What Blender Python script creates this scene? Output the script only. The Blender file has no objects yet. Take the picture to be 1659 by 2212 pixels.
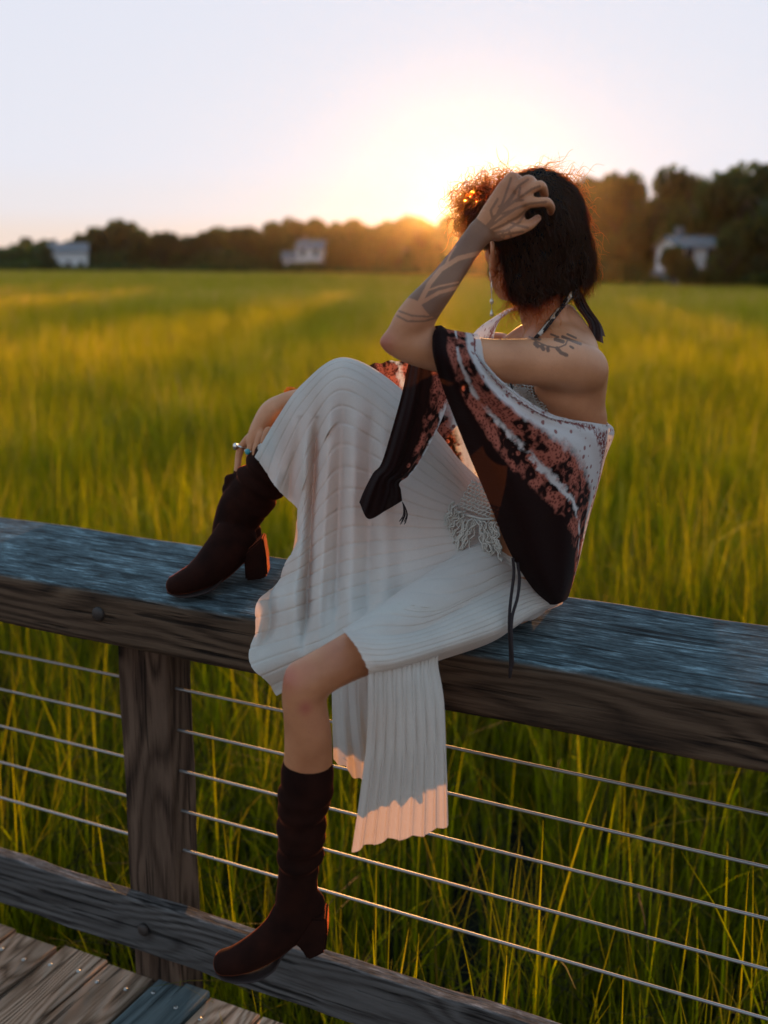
import bpy, bmesh, math, random
import numpy as np
from mathutils import Vector, Matrix

random.seed(7); RNG = np.random.default_rng(7)
SC = bpy.context.scene
COL = SC.collection
R = math.radians

# ------------------------------------------------------------------ camera
# photograph measured on a 1659 x 2212 grid; x axis = along the railing, y = out over the marsh, z = up, deck top = 0
FPX = 2300.0; HOR = 572.0; ROLL = R(0.4); TH = R(64.5)
PITCH = math.atan((1106 - HOR) / FPX); ANG = math.pi - TH
FW = np.array([math.cos(ANG) * math.cos(PITCH), math.sin(ANG) * math.cos(PITCH), -math.sin(PITCH)])
R0 = np.array([math.sin(ANG), -math.cos(ANG), 0.0]); U0 = np.cross(R0, FW)
RT = R0 * math.cos(ROLL) + U0 * math.sin(ROLL); UP = U0 * math.cos(ROLL) - R0 * math.sin(ROLL)
NV = np.array([math.cos(ANG), math.sin(ANG), 0.0])      # horizontal viewing direction
EV = R0                                                   # horizontal, to the right
CAM = np.array([0.0, 0.0, 1.748])
cam = bpy.data.cameras.new('camera'); camo = bpy.data.objects.new('camera', cam); COL.objects.link(camo)
M = Matrix.Identity(4)
for i in range(3):
    M[i][0] = RT[i]; M[i][1] = UP[i]; M[i][2] = -FW[i]; M[i][3] = CAM[i]
camo.matrix_world = M
cam.sensor_fit = 'VERTICAL'; cam.sensor_height = 36.0; cam.sensor_width = 27.0
cam.lens = FPX / 2212 * 36.0
cam.clip_start = 0.05; cam.clip_end = 3000
cam.dof.use_dof = True; cam.dof.focus_distance = 2.06; cam.dof.aperture_fstop = 2.2; cam.dof.aperture_blades = 9
SC.camera = camo

def ray(x, y): return FW * FPX + RT * (x - 829.5) - UP * (y - 1106)
def PY(x, y, Y): d = ray(x, y); return CAM + d * (Y / d[1])
def PZ(x, y, Z): d = ray(x, y); return CAM + d * ((Z - CAM[2]) / d[2])
def PD(x, y, dd): d = ray(x, y); return CAM + d * (dd / (d @ NV))
def PDarr(x, y, dd):
    d = FW[None] * FPX + RT[None] * (x[:, None] - 829.5) - UP[None] * (y[:, None] - 1106)
    return CAM[None] + d * (dd / (d @ NV))[:, None]
def PROJ(q):
    d = np.asarray(q) - CAM; z = d @ FW
    return np.stack([829.5 + FPX * (d @ RT) / z, 1106 - FPX * (d @ UP) / z], -1)

# ------------------------------------------------------------------ sky and sun
SUN_DIR = ray(1020, 434); SUN_DIR = SUN_DIR / np.linalg.norm(SUN_DIR)
SUN_EL = math.asin(SUN_DIR[2]); SUN_ROT = math.atan2(SUN_DIR[0], SUN_DIR[1])
world = bpy.data.worlds.new('World'); SC.world = world; world.use_nodes = True
wn = world.node_tree.nodes; wl = world.node_tree.links
wn.clear()
w_out = wn.new('ShaderNodeOutputWorld'); w_bg = wn.new('ShaderNodeBackground')
w_sky = wn.new('ShaderNodeTexSky'); w_sky.sky_type = 'NISHITA'; w_sky.sun_disc = False
w_sky.sun_elevation = SUN_EL; w_sky.sun_rotation = SUN_ROT
w_sky.air_density = 1.0; w_sky.dust_density = 1.5; w_sky.ozone_density = 1.5
w_tc = wn.new('ShaderNodeTexCoord'); w_sep = wn.new('ShaderNodeSeparateXYZ'); wl.new(w_tc.outputs['Generated'], w_sep.inputs[0])
# thin high overcast: a pale veil by elevation over the clear sky
w_ramp = wn.new('ShaderNodeValToRGB'); wl.new(w_sep.outputs[2], w_ramp.inputs[0])
cr = w_ramp.color_ramp; cr.interpolation = 'EASE'
cr.elements[0].position = 0.0; cr.elements[0].color = (0.84, 0.66, 0.54, 1)
cr.elements[1].position = 1.0; cr.elements[1].color = (0.28, 0.52, 0.76, 1)
for pos, c in ((0.02, (0.80, 0.69, 0.63)), (0.05, (0.755, 0.74, 0.785)), (0.09, (0.735, 0.755, 0.845)), (0.28, (0.715, 0.745, 0.85)), (0.6, (0.44, 0.62, 0.80))):
    el = cr.elements.new(pos); el.color = (*c, 1)
w_mul = wn.new('ShaderNodeMix'); w_mul.data_type = 'RGBA'; w_mul.blend_type = 'ADD'; w_mul.inputs[0].default_value = 1.0
w_k = wn.new('ShaderNodeMix'); w_k.data_type = 'RGBA'; w_k.blend_type = 'MIX'; w_k.inputs[0].default_value = 0.0
w_sc = wn.new('ShaderNodeVectorMath'); w_sc.operation = 'SCALE'; w_sc.inputs['Scale'].default_value = 0.004
wl.new(w_sky.outputs[0], w_sc.inputs[0])
w_add = wn.new('ShaderNodeVectorMath'); w_add.operation = 'ADD'
wl.new(w_sc.outputs[0], w_add.inputs[0]); wl.new(w_ramp.outputs[0], w_add.inputs[1])
for nd in (w_mul, w_k): wn.remove(nd)
wl.new(w_add.outputs[0], w_bg.inputs[0]); wl.new(w_bg.outputs[0], w_out.inputs[0])
w_bg.inputs[1].default_value = 1.0
sun = bpy.data.lights.new('sun', 'SUN'); suno = bpy.data.objects.new('sun', sun); COL.objects.link(suno)
sun.energy = 5.0; sun.angle = R(0.6); sun.color = (1.0, 0.44, 0.11)
suno.rotation_euler = Vector(-SUN_DIR).to_track_quat('-Z', 'Y').to_euler()
suno.location = (-4, 12, 6)
vs = SC.view_settings; vs.view_transform = 'Standard'; vs.look = 'None'; vs.exposure = 0.08; vs.gamma = 1.0
SC.cycles.max_bounces = 5; SC.cycles.diffuse_bounces = 3; SC.cycles.glossy_bounces = 2; SC.cycles.transmission_bounces = 4; SC.cycles.transparent_max_bounces = 4; SC.cycles.use_adaptive_sampling = True; SC.cycles.adaptive_threshold = 0.02; SC.cycles.volume_bounces = 0
SC.cycles.use_denoising = True
SC.render.film_transparent = False

# ------------------------------------------------------------------ helpers
def tag(o, label=None, cat=None, group=None, kind=None):
    if label: o['label'] = label
    if cat: o['category'] = cat
    if group: o['group'] = group
    if kind: o['kind'] = kind
    return o
def setparent(o, p):
    if p is not None:
        o.parent = p
        o.matrix_parent_inverse = p.matrix_basis.inverted()
def empty(name, loc):
    o = bpy.data.objects.new(name, None); COL.objects.link(o); o.location = loc
    o.empty_display_size = 0.1
    return o
def mkmesh(name, v, f, mat=None, smooth=False):
    me = bpy.data.meshes.new(name)
    v = np.asarray(v, dtype=float)
    me.from_pydata([tuple(x) for x in v], [], f if isinstance(f, list) else f.tolist())
    if mat is not None: me.materials.append(mat)
    if smooth: me.polygons.foreach_set('use_smooth', [True] * len(me.polygons))
    me.update()
    return me
def mkobj(name, v, f, mat=None, parent=None, smooth=False):
    o = bpy.data.objects.new(name, mkmesh(name, v, f, mat, smooth)); COL.objects.link(o)
    setparent(o, parent)
    return o
def obj_from_mesh(name, me, parent=None):
    o = bpy.data.objects.new(name, me); COL.objects.link(o); setparent(o, parent); return o
def set_attr(me, name, vals, typ='FLOAT', dom='POINT'):
    a = me.attributes.new(name, typ, dom)
    vals = np.asarray(vals, dtype=np.float32)
    a.data.foreach_set('value' if typ in ('FLOAT', 'INT') else ('color' if 'COLOR' in typ else 'vector'), vals.ravel())
def bm_obj(name, bm, mat, parent=None, smooth=False):
    me = bpy.data.meshes.new(name); bm.to_mesh(me); bm.free()
    if mat is not None: me.materials.append(mat)
    if smooth: me.polygons.foreach_set('use_smooth', [True] * len(me.polygons))
    return obj_from_mesh(name, me, parent)
def tube(pts, rad, seg=8, cap=True):
    """swept tube along pts (n,3) with radii (n,) or (n,2); returns v, f"""
    pts = np.asarray(pts, float); n = len(pts)
    rad = np.asarray(rad, float)
    if rad.ndim == 0: rad = np.full(n, float(rad))
    if rad.ndim == 1: rad = np.stack([rad, rad], 1)
    t = np.gradient(pts, axis=0); t /= np.linalg.norm(t, axis=1)[:, None] + 1e-12
    ref = np.array([0, 0, 1.0]) if abs(t[0][2]) < 0.9 else np.array([1.0, 0, 0])
    a = np.cross(t[0], ref); a /= np.linalg.norm(a)
    V = []
    th = np.linspace(0, 2 * math.pi, seg, endpoint=False)
    for i in range(n):
        a = a - t[i] * (a @ t[i]); a /= np.linalg.norm(a) + 1e-12
        b = np.cross(t[i], a)
        V.append(pts[i] + np.cos(th)[:, None] * a * rad[i, 0] + np.sin(th)[:, None] * b * rad[i, 1])
    V = np.concatenate(V); F = []
    for i in range(n - 1):
        for k in range(seg):
            k2 = (k + 1) % seg
            F.append([i * seg + k, i * seg + k2, (i + 1) * seg + k2, (i + 1) * seg + k])
    if cap:
        F.append(list(range(seg))[::-1]); F.append([(n - 1) * seg + k for k in range(seg)])
    return V, F
def join_vf(parts):
    V = []; F = []; o = 0
    for v, f in parts:
        V.append(np.asarray(v)); F += [[i + o for i in q] for q in f]; o += len(v)
    return np.concatenate(V), F
def catmull(P, n):
    """smooth resample of control points P (k,m) to n points"""
    P = np.asarray(P, float); k = len(P)
    Q = np.concatenate([[2 * P[0] - P[1]], P, [2 * P[-1] - P[-2]]])
    t = np.linspace(0, k - 1 - 1e-9, n); i = t.astype(int); u = (t - i)[:, None]
    p0, p1, p2, p3 = Q[i], Q[i + 1], Q[i + 2], Q[i + 3]
    return 0.5 * (2 * p1 + (p2 - p0) * u + (2 * p0 - 5 * p1 + 4 * p2 - p3) * u ** 2 + (3 * p1 - p0 - 3 * p2 + p3) * u ** 3)

# ------------------------------------------------------------------ material helpers
def newmat(name):
    m = bpy.data.materials.new(name); m.use_nodes = True
    nt = m.node_tree
    b = nt.nodes['Principled BSDF']
    return m, nt.nodes, nt.links, b
def node(ns, typ, **kw):
    n = ns.new(typ)
    for k, v in kw.items():
        if k.startswith('i_'):
            key = k[2:]; key = int(key) if key.isdigit() else key
            n.inputs[key].default_value = v
        else: setattr(n, k, v)
    return n
def mixc(ns, ls, fac, a, b, mode='MIX'):
    n = ns.new('ShaderNodeMix'); n.data_type = 'RGBA'; n.blend_type = mode
    for sock, val in ((n.inputs[0], fac), (n.inputs[6], a), (n.inputs[7], b)):
        if isinstance(val, bpy.types.NodeSocket): ls.new(val, sock)
        elif isinstance(val, (int, float)): sock.default_value = val
        else: sock.default_value = (*val, 1) if len(val) == 3 else val
    return n.outputs[2]
def math_n(ns, ls, op, a, b=None, clamp=False):
    n = ns.new('ShaderNodeMath'); n.operation = op; n.use_clamp = clamp
    for k, val in enumerate((a, b)):
        if val is None: continue
        if isinstance(val, bpy.types.NodeSocket): ls.new(val, n.inputs[k])
        else: n.inputs[k].default_value = val
    return n.outputs[0]
def ramp(ns, ls, fac, stops, interp='LINEAR'):
    n = ns.new('ShaderNodeValToRGB'); ls.new(fac, n.inputs[0]); c = n.color_ramp; c.interpolation = interp
    c.elements[0].position = stops[0][0]; c.elements[0].color = (*stops[0][1], 1)
    c.elements[1].position = stops[-1][0]; c.elements[1].color = (*stops[-1][1], 1)
    for p, col in stops[1:-1]:
        e = c.elements.new(p); e.color = (*col, 1)
    return n.outputs[0]
def g3(v): return (v, v, v)

def wood_mat(name, light, mid, dark, axis=0, rings=34, grey_top=None, bump=0.5, knots=1.2):
    """weathered timber: grain lines flowing round knots, silvering, checks; axis = length direction (object space)"""
    m, ns, ls, b = newmat(name)
    tc = node(ns, 'ShaderNodeTexCoord'); oi = node(ns, 'ShaderNodeObjectInfo')
    off = node(ns, 'ShaderNodeVectorMath', operation='SCALE'); off.inputs[0].default_value = (37, 23, 17); ls.new(oi.outputs['Random'], off.inputs['Scale'])
    ad = node(ns, 'ShaderNodeVectorMath', operation='ADD'); ls.new(tc.outputs['Object'], ad.inputs[0]); ls.new(off.outputs[0], ad.inputs[1])
    def mapped(long, cross):
        mp = node(ns, 'ShaderNodeMapping'); s = [cross] * 3; s[axis] = long
        mp.inputs['Scale'].default_value = s; ls.new(ad.outputs[0], mp.inputs['Vector']); return mp.outputs[0]
    # knots
    vo = node(ns, 'ShaderNodeTexVoronoi', feature='F1'); vo.inputs['Scale'].default_value = 1.0
    ls.new(mapped(knots, knots * 3.2), vo.inputs['Vector'])
    kd = vo.outputs['Distance']
    kb = math_n(ns, ls, 'POWER', 2.718, math_n(ns, ls, 'MULTIPLY', math_n(ns, ls, 'MULTIPLY', kd, kd), -26.0))
    # rings coordinate
    n1 = node(ns, 'ShaderNodeTexNoise'); n1.inputs['Scale'].default_value = 1; n1.inputs['Detail'].default_value = 2; ls.new(mapped(0.8, 4.0), n1.inputs['Vector'])
    co = math_n(ns, ls, 'ADD', math_n(ns, ls, 'MULTIPLY', n1.outputs['Fac'], 1.7), math_n(ns, ls, 'MULTIPLY', kb, 0.28))
    sepn = node(ns, 'ShaderNodeSeparateXYZ'); ls.new(ad.outputs[0], sepn.inputs[0])
    cross = [0, 1, 2]; cross.remove(axis)
    lin = math_n(ns, ls, 'ADD', math_n(ns, ls, 'MULTIPLY', sepn.outputs[cross[0]], 2.6), math_n(ns, ls, 'MULTIPLY', sepn.outputs[cross[1]], 3.4))
    ringv = math_n(ns, ls, 'MULTIPLY', math_n(ns, ls, 'ADD', co, lin), rings)
    ring = math_n(ns, ls, 'FRACT', ringv)
    ringt = math_n(ns, ls, 'ABSOLUTE', math_n(ns, ls, 'SUBTRACT', ring, 0.55))
    # fibre
    n2 = node(ns, 'ShaderNodeTexNoise'); n2.inputs['Scale'].default_value = 1; n2.inputs['Detail'].default_value = 6; n2.inputs['Roughness'].default_value = 0.65; ls.new(mapped(8.0, 200.0), n2.inputs['Vector'])
    n3 = node(ns, 'ShaderNodeTexNoise'); n3.inputs['Scale'].default_value = 1; n3.inputs['Detail'].default_value = 5; n3.inputs['Roughness'].default_value = 0.6; ls.new(mapped(2.2, 14.0), n3.inputs['Vector'])
    n4 = node(ns, 'ShaderNodeTexNoise'); n4.inputs['Scale'].default_value = 1; n4.inputs['Detail'].default_value = 4; ls.new(mapped(2.6, 75.0), n4.inputs['Vector'])
    g = math_n(ns, ls, 'ADD', math_n(ns, ls, 'MULTIPLY', ringt, 0.9), math_n(ns, ls, 'MULTIPLY', n2.outputs['Fac'], 1.0))
    g = math_n(ns, ls, 'ADD', g, math_n(ns, ls, 'MULTIPLY', n3.outputs['Fac'], 0.7))
    c = ramp(ns, ls, math_n(ns, ls, 'SUBTRACT', g, 0.48), [(0.22, dark), (0.46, mid), (0.72, light)])
    # broad tone patches
    c = mixc(ns, ls, ramp(ns, ls, n3.outputs['Fac'], [(0.40, g3(0)), (0.68, g3(0.75))]), c, tuple(x * 0.62 for x in mid))
    if grey_top is not None:
        ge = node(ns, 'ShaderNodeNewGeometry'); sz = node(ns, 'ShaderNodeSeparateXYZ'); ls.new(ge.outputs['Normal'], sz.inputs[0])
        up = ramp(ns, ls, sz.outputs[2], [(0.55, g3(0)), (0.95, g3(1))])
        n5 = node(ns, 'ShaderNodeTexNoise'); n5.inputs['Scale'].default_value = 1; n5.inputs['Detail'].default_value = 8; n5.inputs['Roughness'].default_value = 0.72; ls.new(mapped(17.0, 120.0), n5.inputs['Vector'])
        n6 = node(ns, 'ShaderNodeTexNoise'); n6.inputs['Scale'].default_value = 1; n6.inputs['Detail'].default_value = 6; n6.inputs['Roughness'].default_value = 0.65; ls.new(mapped(8.0, 22.0), n6.inputs['Vector'])
        g5 = math_n(ns, ls, 'ADD', math_n(ns, ls, 'MULTIPLY', n5.outputs['Fac'], 0.62), math_n(ns, ls, 'MULTIPLY', n6.outputs['Fac'], 0.38))
        gc = ramp(ns, ls, g5, [(0.38, tuple(x * 0.12 for x in grey_top)), (0.47, tuple(x * 0.55 for x in grey_top)), (0.54, grey_top), (0.62, tuple(min(1, x * 2.6) for x in grey_top))])
        c = mixc(ns, ls, up, c, gc)
    # checks (thin dark cracks)
    chk = ramp(ns, ls, n4.outputs['Fac'], [(0.35, g3(1)), (0.405, g3(0))])
    c = mixc(ns, ls, math_n(ns, ls, 'MULTIPLY', chk, 0.75), c, tuple(x * 0.25 for x in dark))
    core = ramp(ns, ls, kd, [(0.10, g3(1)), (0.17, g3(0))])
    c = mixc(ns, ls, math_n(ns, ls, 'MULTIPLY', core, 0.85), c, tuple(x * 0.35 for x in dark))
    vr = math_n(ns, ls, 'ADD', math_n(ns, ls, 'MULTIPLY', oi.outputs['Random'], 0.45), 0.75)
    hs = node(ns, 'ShaderNodeHueSaturation'); ls.new(vr, hs.inputs['Value']); ls.new(c, hs.inputs['Color'])
    ls.new(hs.outputs[0], b.inputs['Base Color'])
    b.inputs['Roughness'].default_value = 0.85; b.inputs['Specular IOR Level'].default_value = 0.12
    bp = node(ns, 'ShaderNodeBump'); bp.inputs['Strength'].default_value = bump; bp.inputs['Distance'].default_value = 0.004
    hgt = math_n(ns, ls, 'SUBTRACT', math_n(ns, ls, 'ADD', n2.outputs['Fac'], math_n(ns, ls, 'MULTIPLY', ringt, 0.3)), math_n(ns, ls, 'MULTIPLY', chk, 1.2))
    ls.new(hgt, bp.inputs['Height']); ls.new(bp.outputs[0], b.inputs['Normal'])
    return m

def leafy_mat(name, cols, trans=0.5, attr='tone', inst=True, rough=0.6, tval=3.0, fwd=0.25, dval=1.0):
    """two-sided leaf: diffuse + translucent, colour picked by per-leaf attribute and per-object random"""
    m, ns, ls, b = newmat(name)
    at = node(ns, 'ShaderNodeAttribute', attribute_name=attr)
    oi = node(ns, 'ShaderNodeObjectInfo')
    v = math_n(ns, ls, 'ADD', math_n(ns, ls, 'MULTIPLY', at.outputs['Fac'], 0.62), math_n(ns, ls, 'MULTIPLY', oi.outputs['Random'], 0.38))
    if inst:
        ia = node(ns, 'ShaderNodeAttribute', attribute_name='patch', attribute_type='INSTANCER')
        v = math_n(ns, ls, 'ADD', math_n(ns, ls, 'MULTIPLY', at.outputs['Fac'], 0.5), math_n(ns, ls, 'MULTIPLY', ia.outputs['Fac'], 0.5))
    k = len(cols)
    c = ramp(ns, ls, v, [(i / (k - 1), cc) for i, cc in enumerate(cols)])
    b.inputs['Roughness'].default_value = rough; b.inputs['Specular IOR Level'].default_value = 0.25
    dh_ = node(ns, 'ShaderNodeHueSaturation'); dh_.inputs['Value'].default_value = dval; ls.new(c, dh_.inputs['Color']); ls.new(dh_.outputs[0], b.inputs['Base Color'])
    tr = node(ns, 'ShaderNodeBsdfTranslucent')
    hs = node(ns, 'ShaderNodeHueSaturation'); hs.inputs['Saturation'].default_value = 1.05; hs.inputs['Value'].default_value = tval; ls.new(c, hs.inputs['Color']); ls.new(hs.outputs[0], tr.inputs['Color'])
    rf = node(ns, 'ShaderNodeBsdfRefraction'); rf.inputs['IOR'].default_value = 1.0; rf.inputs['Roughness'].default_value = 0.7; ls.new(hs.outputs[0], rf.inputs['Color'])
    m2 = node(ns, 'ShaderNodeMixShader'); m2.inputs[0].default_value = fwd; ls.new(tr.outputs[0], m2.inputs[1]); ls.new(rf.outputs[0], m2.inputs[2])
    mx = node(ns, 'ShaderNodeMixShader'); mx.inputs[0].default_value = trans
    ls.new(b.outputs[0], mx.inputs[1]); ls.new(m2.outputs[0], mx.inputs[2])
    ls.new(mx.outputs[0], ns['Material Output'].inputs['Surface'])
    return m
# ------------------------------------------------------------------ marsh ground
GZ = -0.75
m, ns, ls, b = newmat('marsh_mud')
n1 = node(ns, 'ShaderNodeTexNoise'); n1.inputs['Scale'].default_value = 1.7; n1.inputs['Detail'].default_value = 8
tcn = node(ns, 'ShaderNodeTexCoord'); ls.new(tcn.outputs['Object'], n1.inputs['Vector'])
ls.new(ramp(ns, ls, n1.outputs['Fac'], [(0.3, (0.005, 0.005, 0.003)), (0.5, (0.010, 0.010, 0.005)), (0.7, (0.02, 0.02, 0.008))]), b.inputs['Base Color'])
b.inputs['Roughness'].default_value = 0.9; b.inputs['Specular IOR Level'].default_value = 0.1
MUD = m
gx = np.concatenate([np.linspace(-640, -60, 10), np.linspace(-40, 40, 60), np.linspace(60, 640, 10)])
gy = np.concatenate([np.linspace(-60, -10, 6), np.linspace(-8, 60, 60), np.linspace(80, 700, 12)])
GX, GY = np.meshgrid(gx, gy)
gzv = GZ + 0.05 * np.sin(GX * 1.3 + 0.7 * np.sin(GY)) * np.sin(GY * 1.1) * (np.abs(GX) < 50)
V = np.stack([GX.ravel(), GY.ravel(), gzv.ravel()], 1); nx, ny = len(gx), len(gy)
F = [[j * nx + i, j * nx + i + 1, (j + 1) * nx + i + 1, (j + 1) * nx + i] for j in range(ny - 1) for i in range(nx - 1)]
tag(mkobj('ground', V, F, MUD, smooth=True), 'dark muddy marsh ground under the grass', kind='structure')

# ------------------------------------------------------------------ marsh grass (stuff)
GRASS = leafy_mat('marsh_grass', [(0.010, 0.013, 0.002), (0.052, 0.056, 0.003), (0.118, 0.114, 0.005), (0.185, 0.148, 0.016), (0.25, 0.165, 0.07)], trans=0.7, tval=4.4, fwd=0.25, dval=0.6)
def blade(rng, h, w, lean, nseg=5):
    az = rng.uniform(0, 2 * math.pi); dirv = np.array([math.cos(az), math.sin(az), 0])
    fa = az + rng.uniform(-0.9, 0.9) + math.pi / 2
    side = np.array([math.cos(fa), math.sin(fa), 0])
    t = np.linspace(0, 1, nseg + 1)
    cur = lean * t ** 1.9
    pts = np.outer(t * h * np.sqrt(np.clip(1 - 0.45 * cur ** 2, 0.2, 1)), [0, 0, 1]) + np.outer(cur * h * 0.8, dirv)
    if rng.random() < 0.32:      # bent-over tip
        k = t > 0.62
        pts[k] += np.outer((t[k] - 0.62) * h * 0.7, dirv); pts[k, 2] -= (t[k] - 0.62) ** 1.3 * h * 0.75
    ww = w * (1 - t) ** 0.7 * (0.55 + 0.45 * np.minimum(1, t * 5))
    ww[-1] = w * 0.05
    V = np.concatenate([pts - side * ww[:, None] / 2, pts + side * ww[:, None] / 2])
    n = nseg + 1
    F = [[i, i + 1, n + i + 1, n + i] for i in range(nseg)]
    return V, F
def clump(name, rng, nb, rad, h, w, lean, nseg=5, dead=0.12):
    parts = []; tones = []
    for _ in range(nb):
        hh = h * rng.uniform(0.55, 1.12)
        v, f = blade(rng, hh, w * rng.uniform(0.7, 1.3), abs(rng.normal(0, lean)) + 0.05, nseg)
        a = rng.uniform(0, 2 * math.pi); q = rad * math.sqrt(rng.random())
        v = v + np.array([math.cos(a) * q, math.sin(a) * q, 0])
        parts.append((v, f))
        tn = 1.0 if rng.random() < dead else np.clip(rng.normal(0.42, 0.2), 0, 0.85)
        tones += [tn] * len(v)
    V, F = join_vf(parts)
    me = mkmesh(name, V, F, GRASS, smooth=True); set_attr(me, 'tone', tones)
    return me
srcs = bpy.data.collections.new('grass_clumps')
rg = np.random.default_rng(3)
specs = [('near', 7, 16, 0.11, 1.0, 0.0125, 0.34, 7), ('mid', 5, 26, 0.20, 1.0, 0.014, 0.28, 5), ('far', 4, 60, 0.75, 1.0, 0.035, 0.25, 3)]
index = {}; kk = 0
for nm, cnt, nb, rad, h, w, lean, ns_ in specs:
    index[nm] = (kk, cnt)
    for i in range(cnt):
        o = bpy.data.objects.new('%02d_%s_clump' % (kk, nm), clump(nm + '_clump', rg, nb, rad, h, w, lean, ns_, 0.34 if nm == 'far' else 0.17 if nm == 'near' else 0.12)); srcs.objects.link(o); kk += 1
def fbm(x, y, s, seed=0):
    r_ = np.random.default_rng(seed); out = np.zeros_like(x); a = 1.0; tot = 0
    for o in range(4):
        for _ in range(3):
            th = r_.uniform(0, 2 * math.pi); ph = r_.uniform(0, 6.28)
            out += a / 3 * np.sin((x * math.cos(th) + y * math.sin(th)) * s * 2 ** o + ph + 1.3 * np.sin((x * math.sin(th) - y * math.cos(th)) * s * 2 ** o * 0.7 + ph))
        tot += a; a *= 0.55
    return out / tot
def scatter(n, r0, r1, half):
    rr = np.sqrt(RNG.uniform(r0 ** 2, r1 ** 2, n)); aa = RNG.uniform(-half, half, n)
    x = rr * (NV[0] * np.cos(aa) + EV[0] * np.sin(aa)); y = rr * (NV[1] * np.cos(aa) + EV[1] * np.sin(aa))
    return x, y
pts = []
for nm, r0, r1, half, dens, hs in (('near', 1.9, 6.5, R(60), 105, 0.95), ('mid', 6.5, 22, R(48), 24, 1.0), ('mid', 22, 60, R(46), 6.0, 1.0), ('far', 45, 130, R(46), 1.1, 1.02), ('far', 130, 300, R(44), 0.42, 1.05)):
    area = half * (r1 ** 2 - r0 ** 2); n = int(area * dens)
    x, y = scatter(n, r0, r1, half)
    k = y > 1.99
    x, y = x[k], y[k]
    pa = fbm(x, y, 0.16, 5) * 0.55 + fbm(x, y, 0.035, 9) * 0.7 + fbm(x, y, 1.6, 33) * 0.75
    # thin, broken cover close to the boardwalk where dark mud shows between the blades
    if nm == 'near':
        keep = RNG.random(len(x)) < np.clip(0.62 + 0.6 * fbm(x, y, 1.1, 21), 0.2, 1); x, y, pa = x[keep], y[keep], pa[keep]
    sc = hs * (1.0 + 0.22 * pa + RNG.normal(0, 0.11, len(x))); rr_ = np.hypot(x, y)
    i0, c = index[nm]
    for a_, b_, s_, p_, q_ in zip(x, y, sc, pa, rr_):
        pts.append((a_, b_, s_, np.clip((0.08 if nm == 'near' else 0.50 + 0.36 * min(1, max(0, (q_ - 14) / 45))) + 0.46 * p_ + random.gauss(0, 0.16), 0, 1), i0 + random.randrange(c)))  # near clumps toned darker, standing in for shade low in the grass
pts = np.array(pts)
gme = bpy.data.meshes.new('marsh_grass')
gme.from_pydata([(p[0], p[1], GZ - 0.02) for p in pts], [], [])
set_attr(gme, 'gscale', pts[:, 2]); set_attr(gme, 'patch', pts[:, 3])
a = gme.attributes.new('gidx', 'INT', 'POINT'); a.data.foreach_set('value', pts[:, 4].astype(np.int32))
set_attr(gme, 'grot', RNG.uniform(0, 6.283, len(pts)))
grass = obj_from_mesh('marsh_grass', gme)
tag(grass, 'tall yellow green marsh grass spreading to the treeline', 'grass', kind='stuff')
gn = bpy.data.node_groups.new('scatter_grass', 'GeometryNodeTree')
gn.interface.new_socket('Geometry', in_out='INPUT', socket_type='NodeSocketGeometry')
gn.interface.new_socket('Geometry', in_out='OUTPUT', socket_type='NodeSocketGeometry')
N = gn.nodes; Lk = gn.links
gi = N.new('NodeGroupInput'); go = N.new('NodeGroupOutput'); iop = N.new('GeometryNodeInstanceOnPoints'); ci = N.new('GeometryNodeCollectionInfo')
ci.inputs['Collection'].default_value = srcs; ci.inputs['Separate Children'].default_value = True; ci.inputs['Reset Children'].default_value = True
def nattr(nm, t):
    q = N.new('GeometryNodeInputNamedAttribute'); q.data_type = t; q.inputs[0].default_value = nm; return q.outputs[0]
cx = N.new('ShaderNodeCombineXYZ'); Lk.new(nattr('grot', 'FLOAT'), cx.inputs[2])
Lk.new(gi.outputs[0], iop.inputs['Points']); Lk.new(ci.outputs[0], iop.inputs['Instance']); iop.inputs['Pick Instance'].default_value = True
Lk.new(nattr('gidx', 'INT'), iop.inputs['Instance Index']); Lk.new(cx.outputs[0], iop.inputs['Rotation']); Lk.new(nattr('gscale', 'FLOAT'), iop.inputs['Scale'])
Lk.new(iop.outputs[0], go.inputs[0])
md = grass.modifiers.new('scatter', 'NODES'); md.node_group = gn

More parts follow.
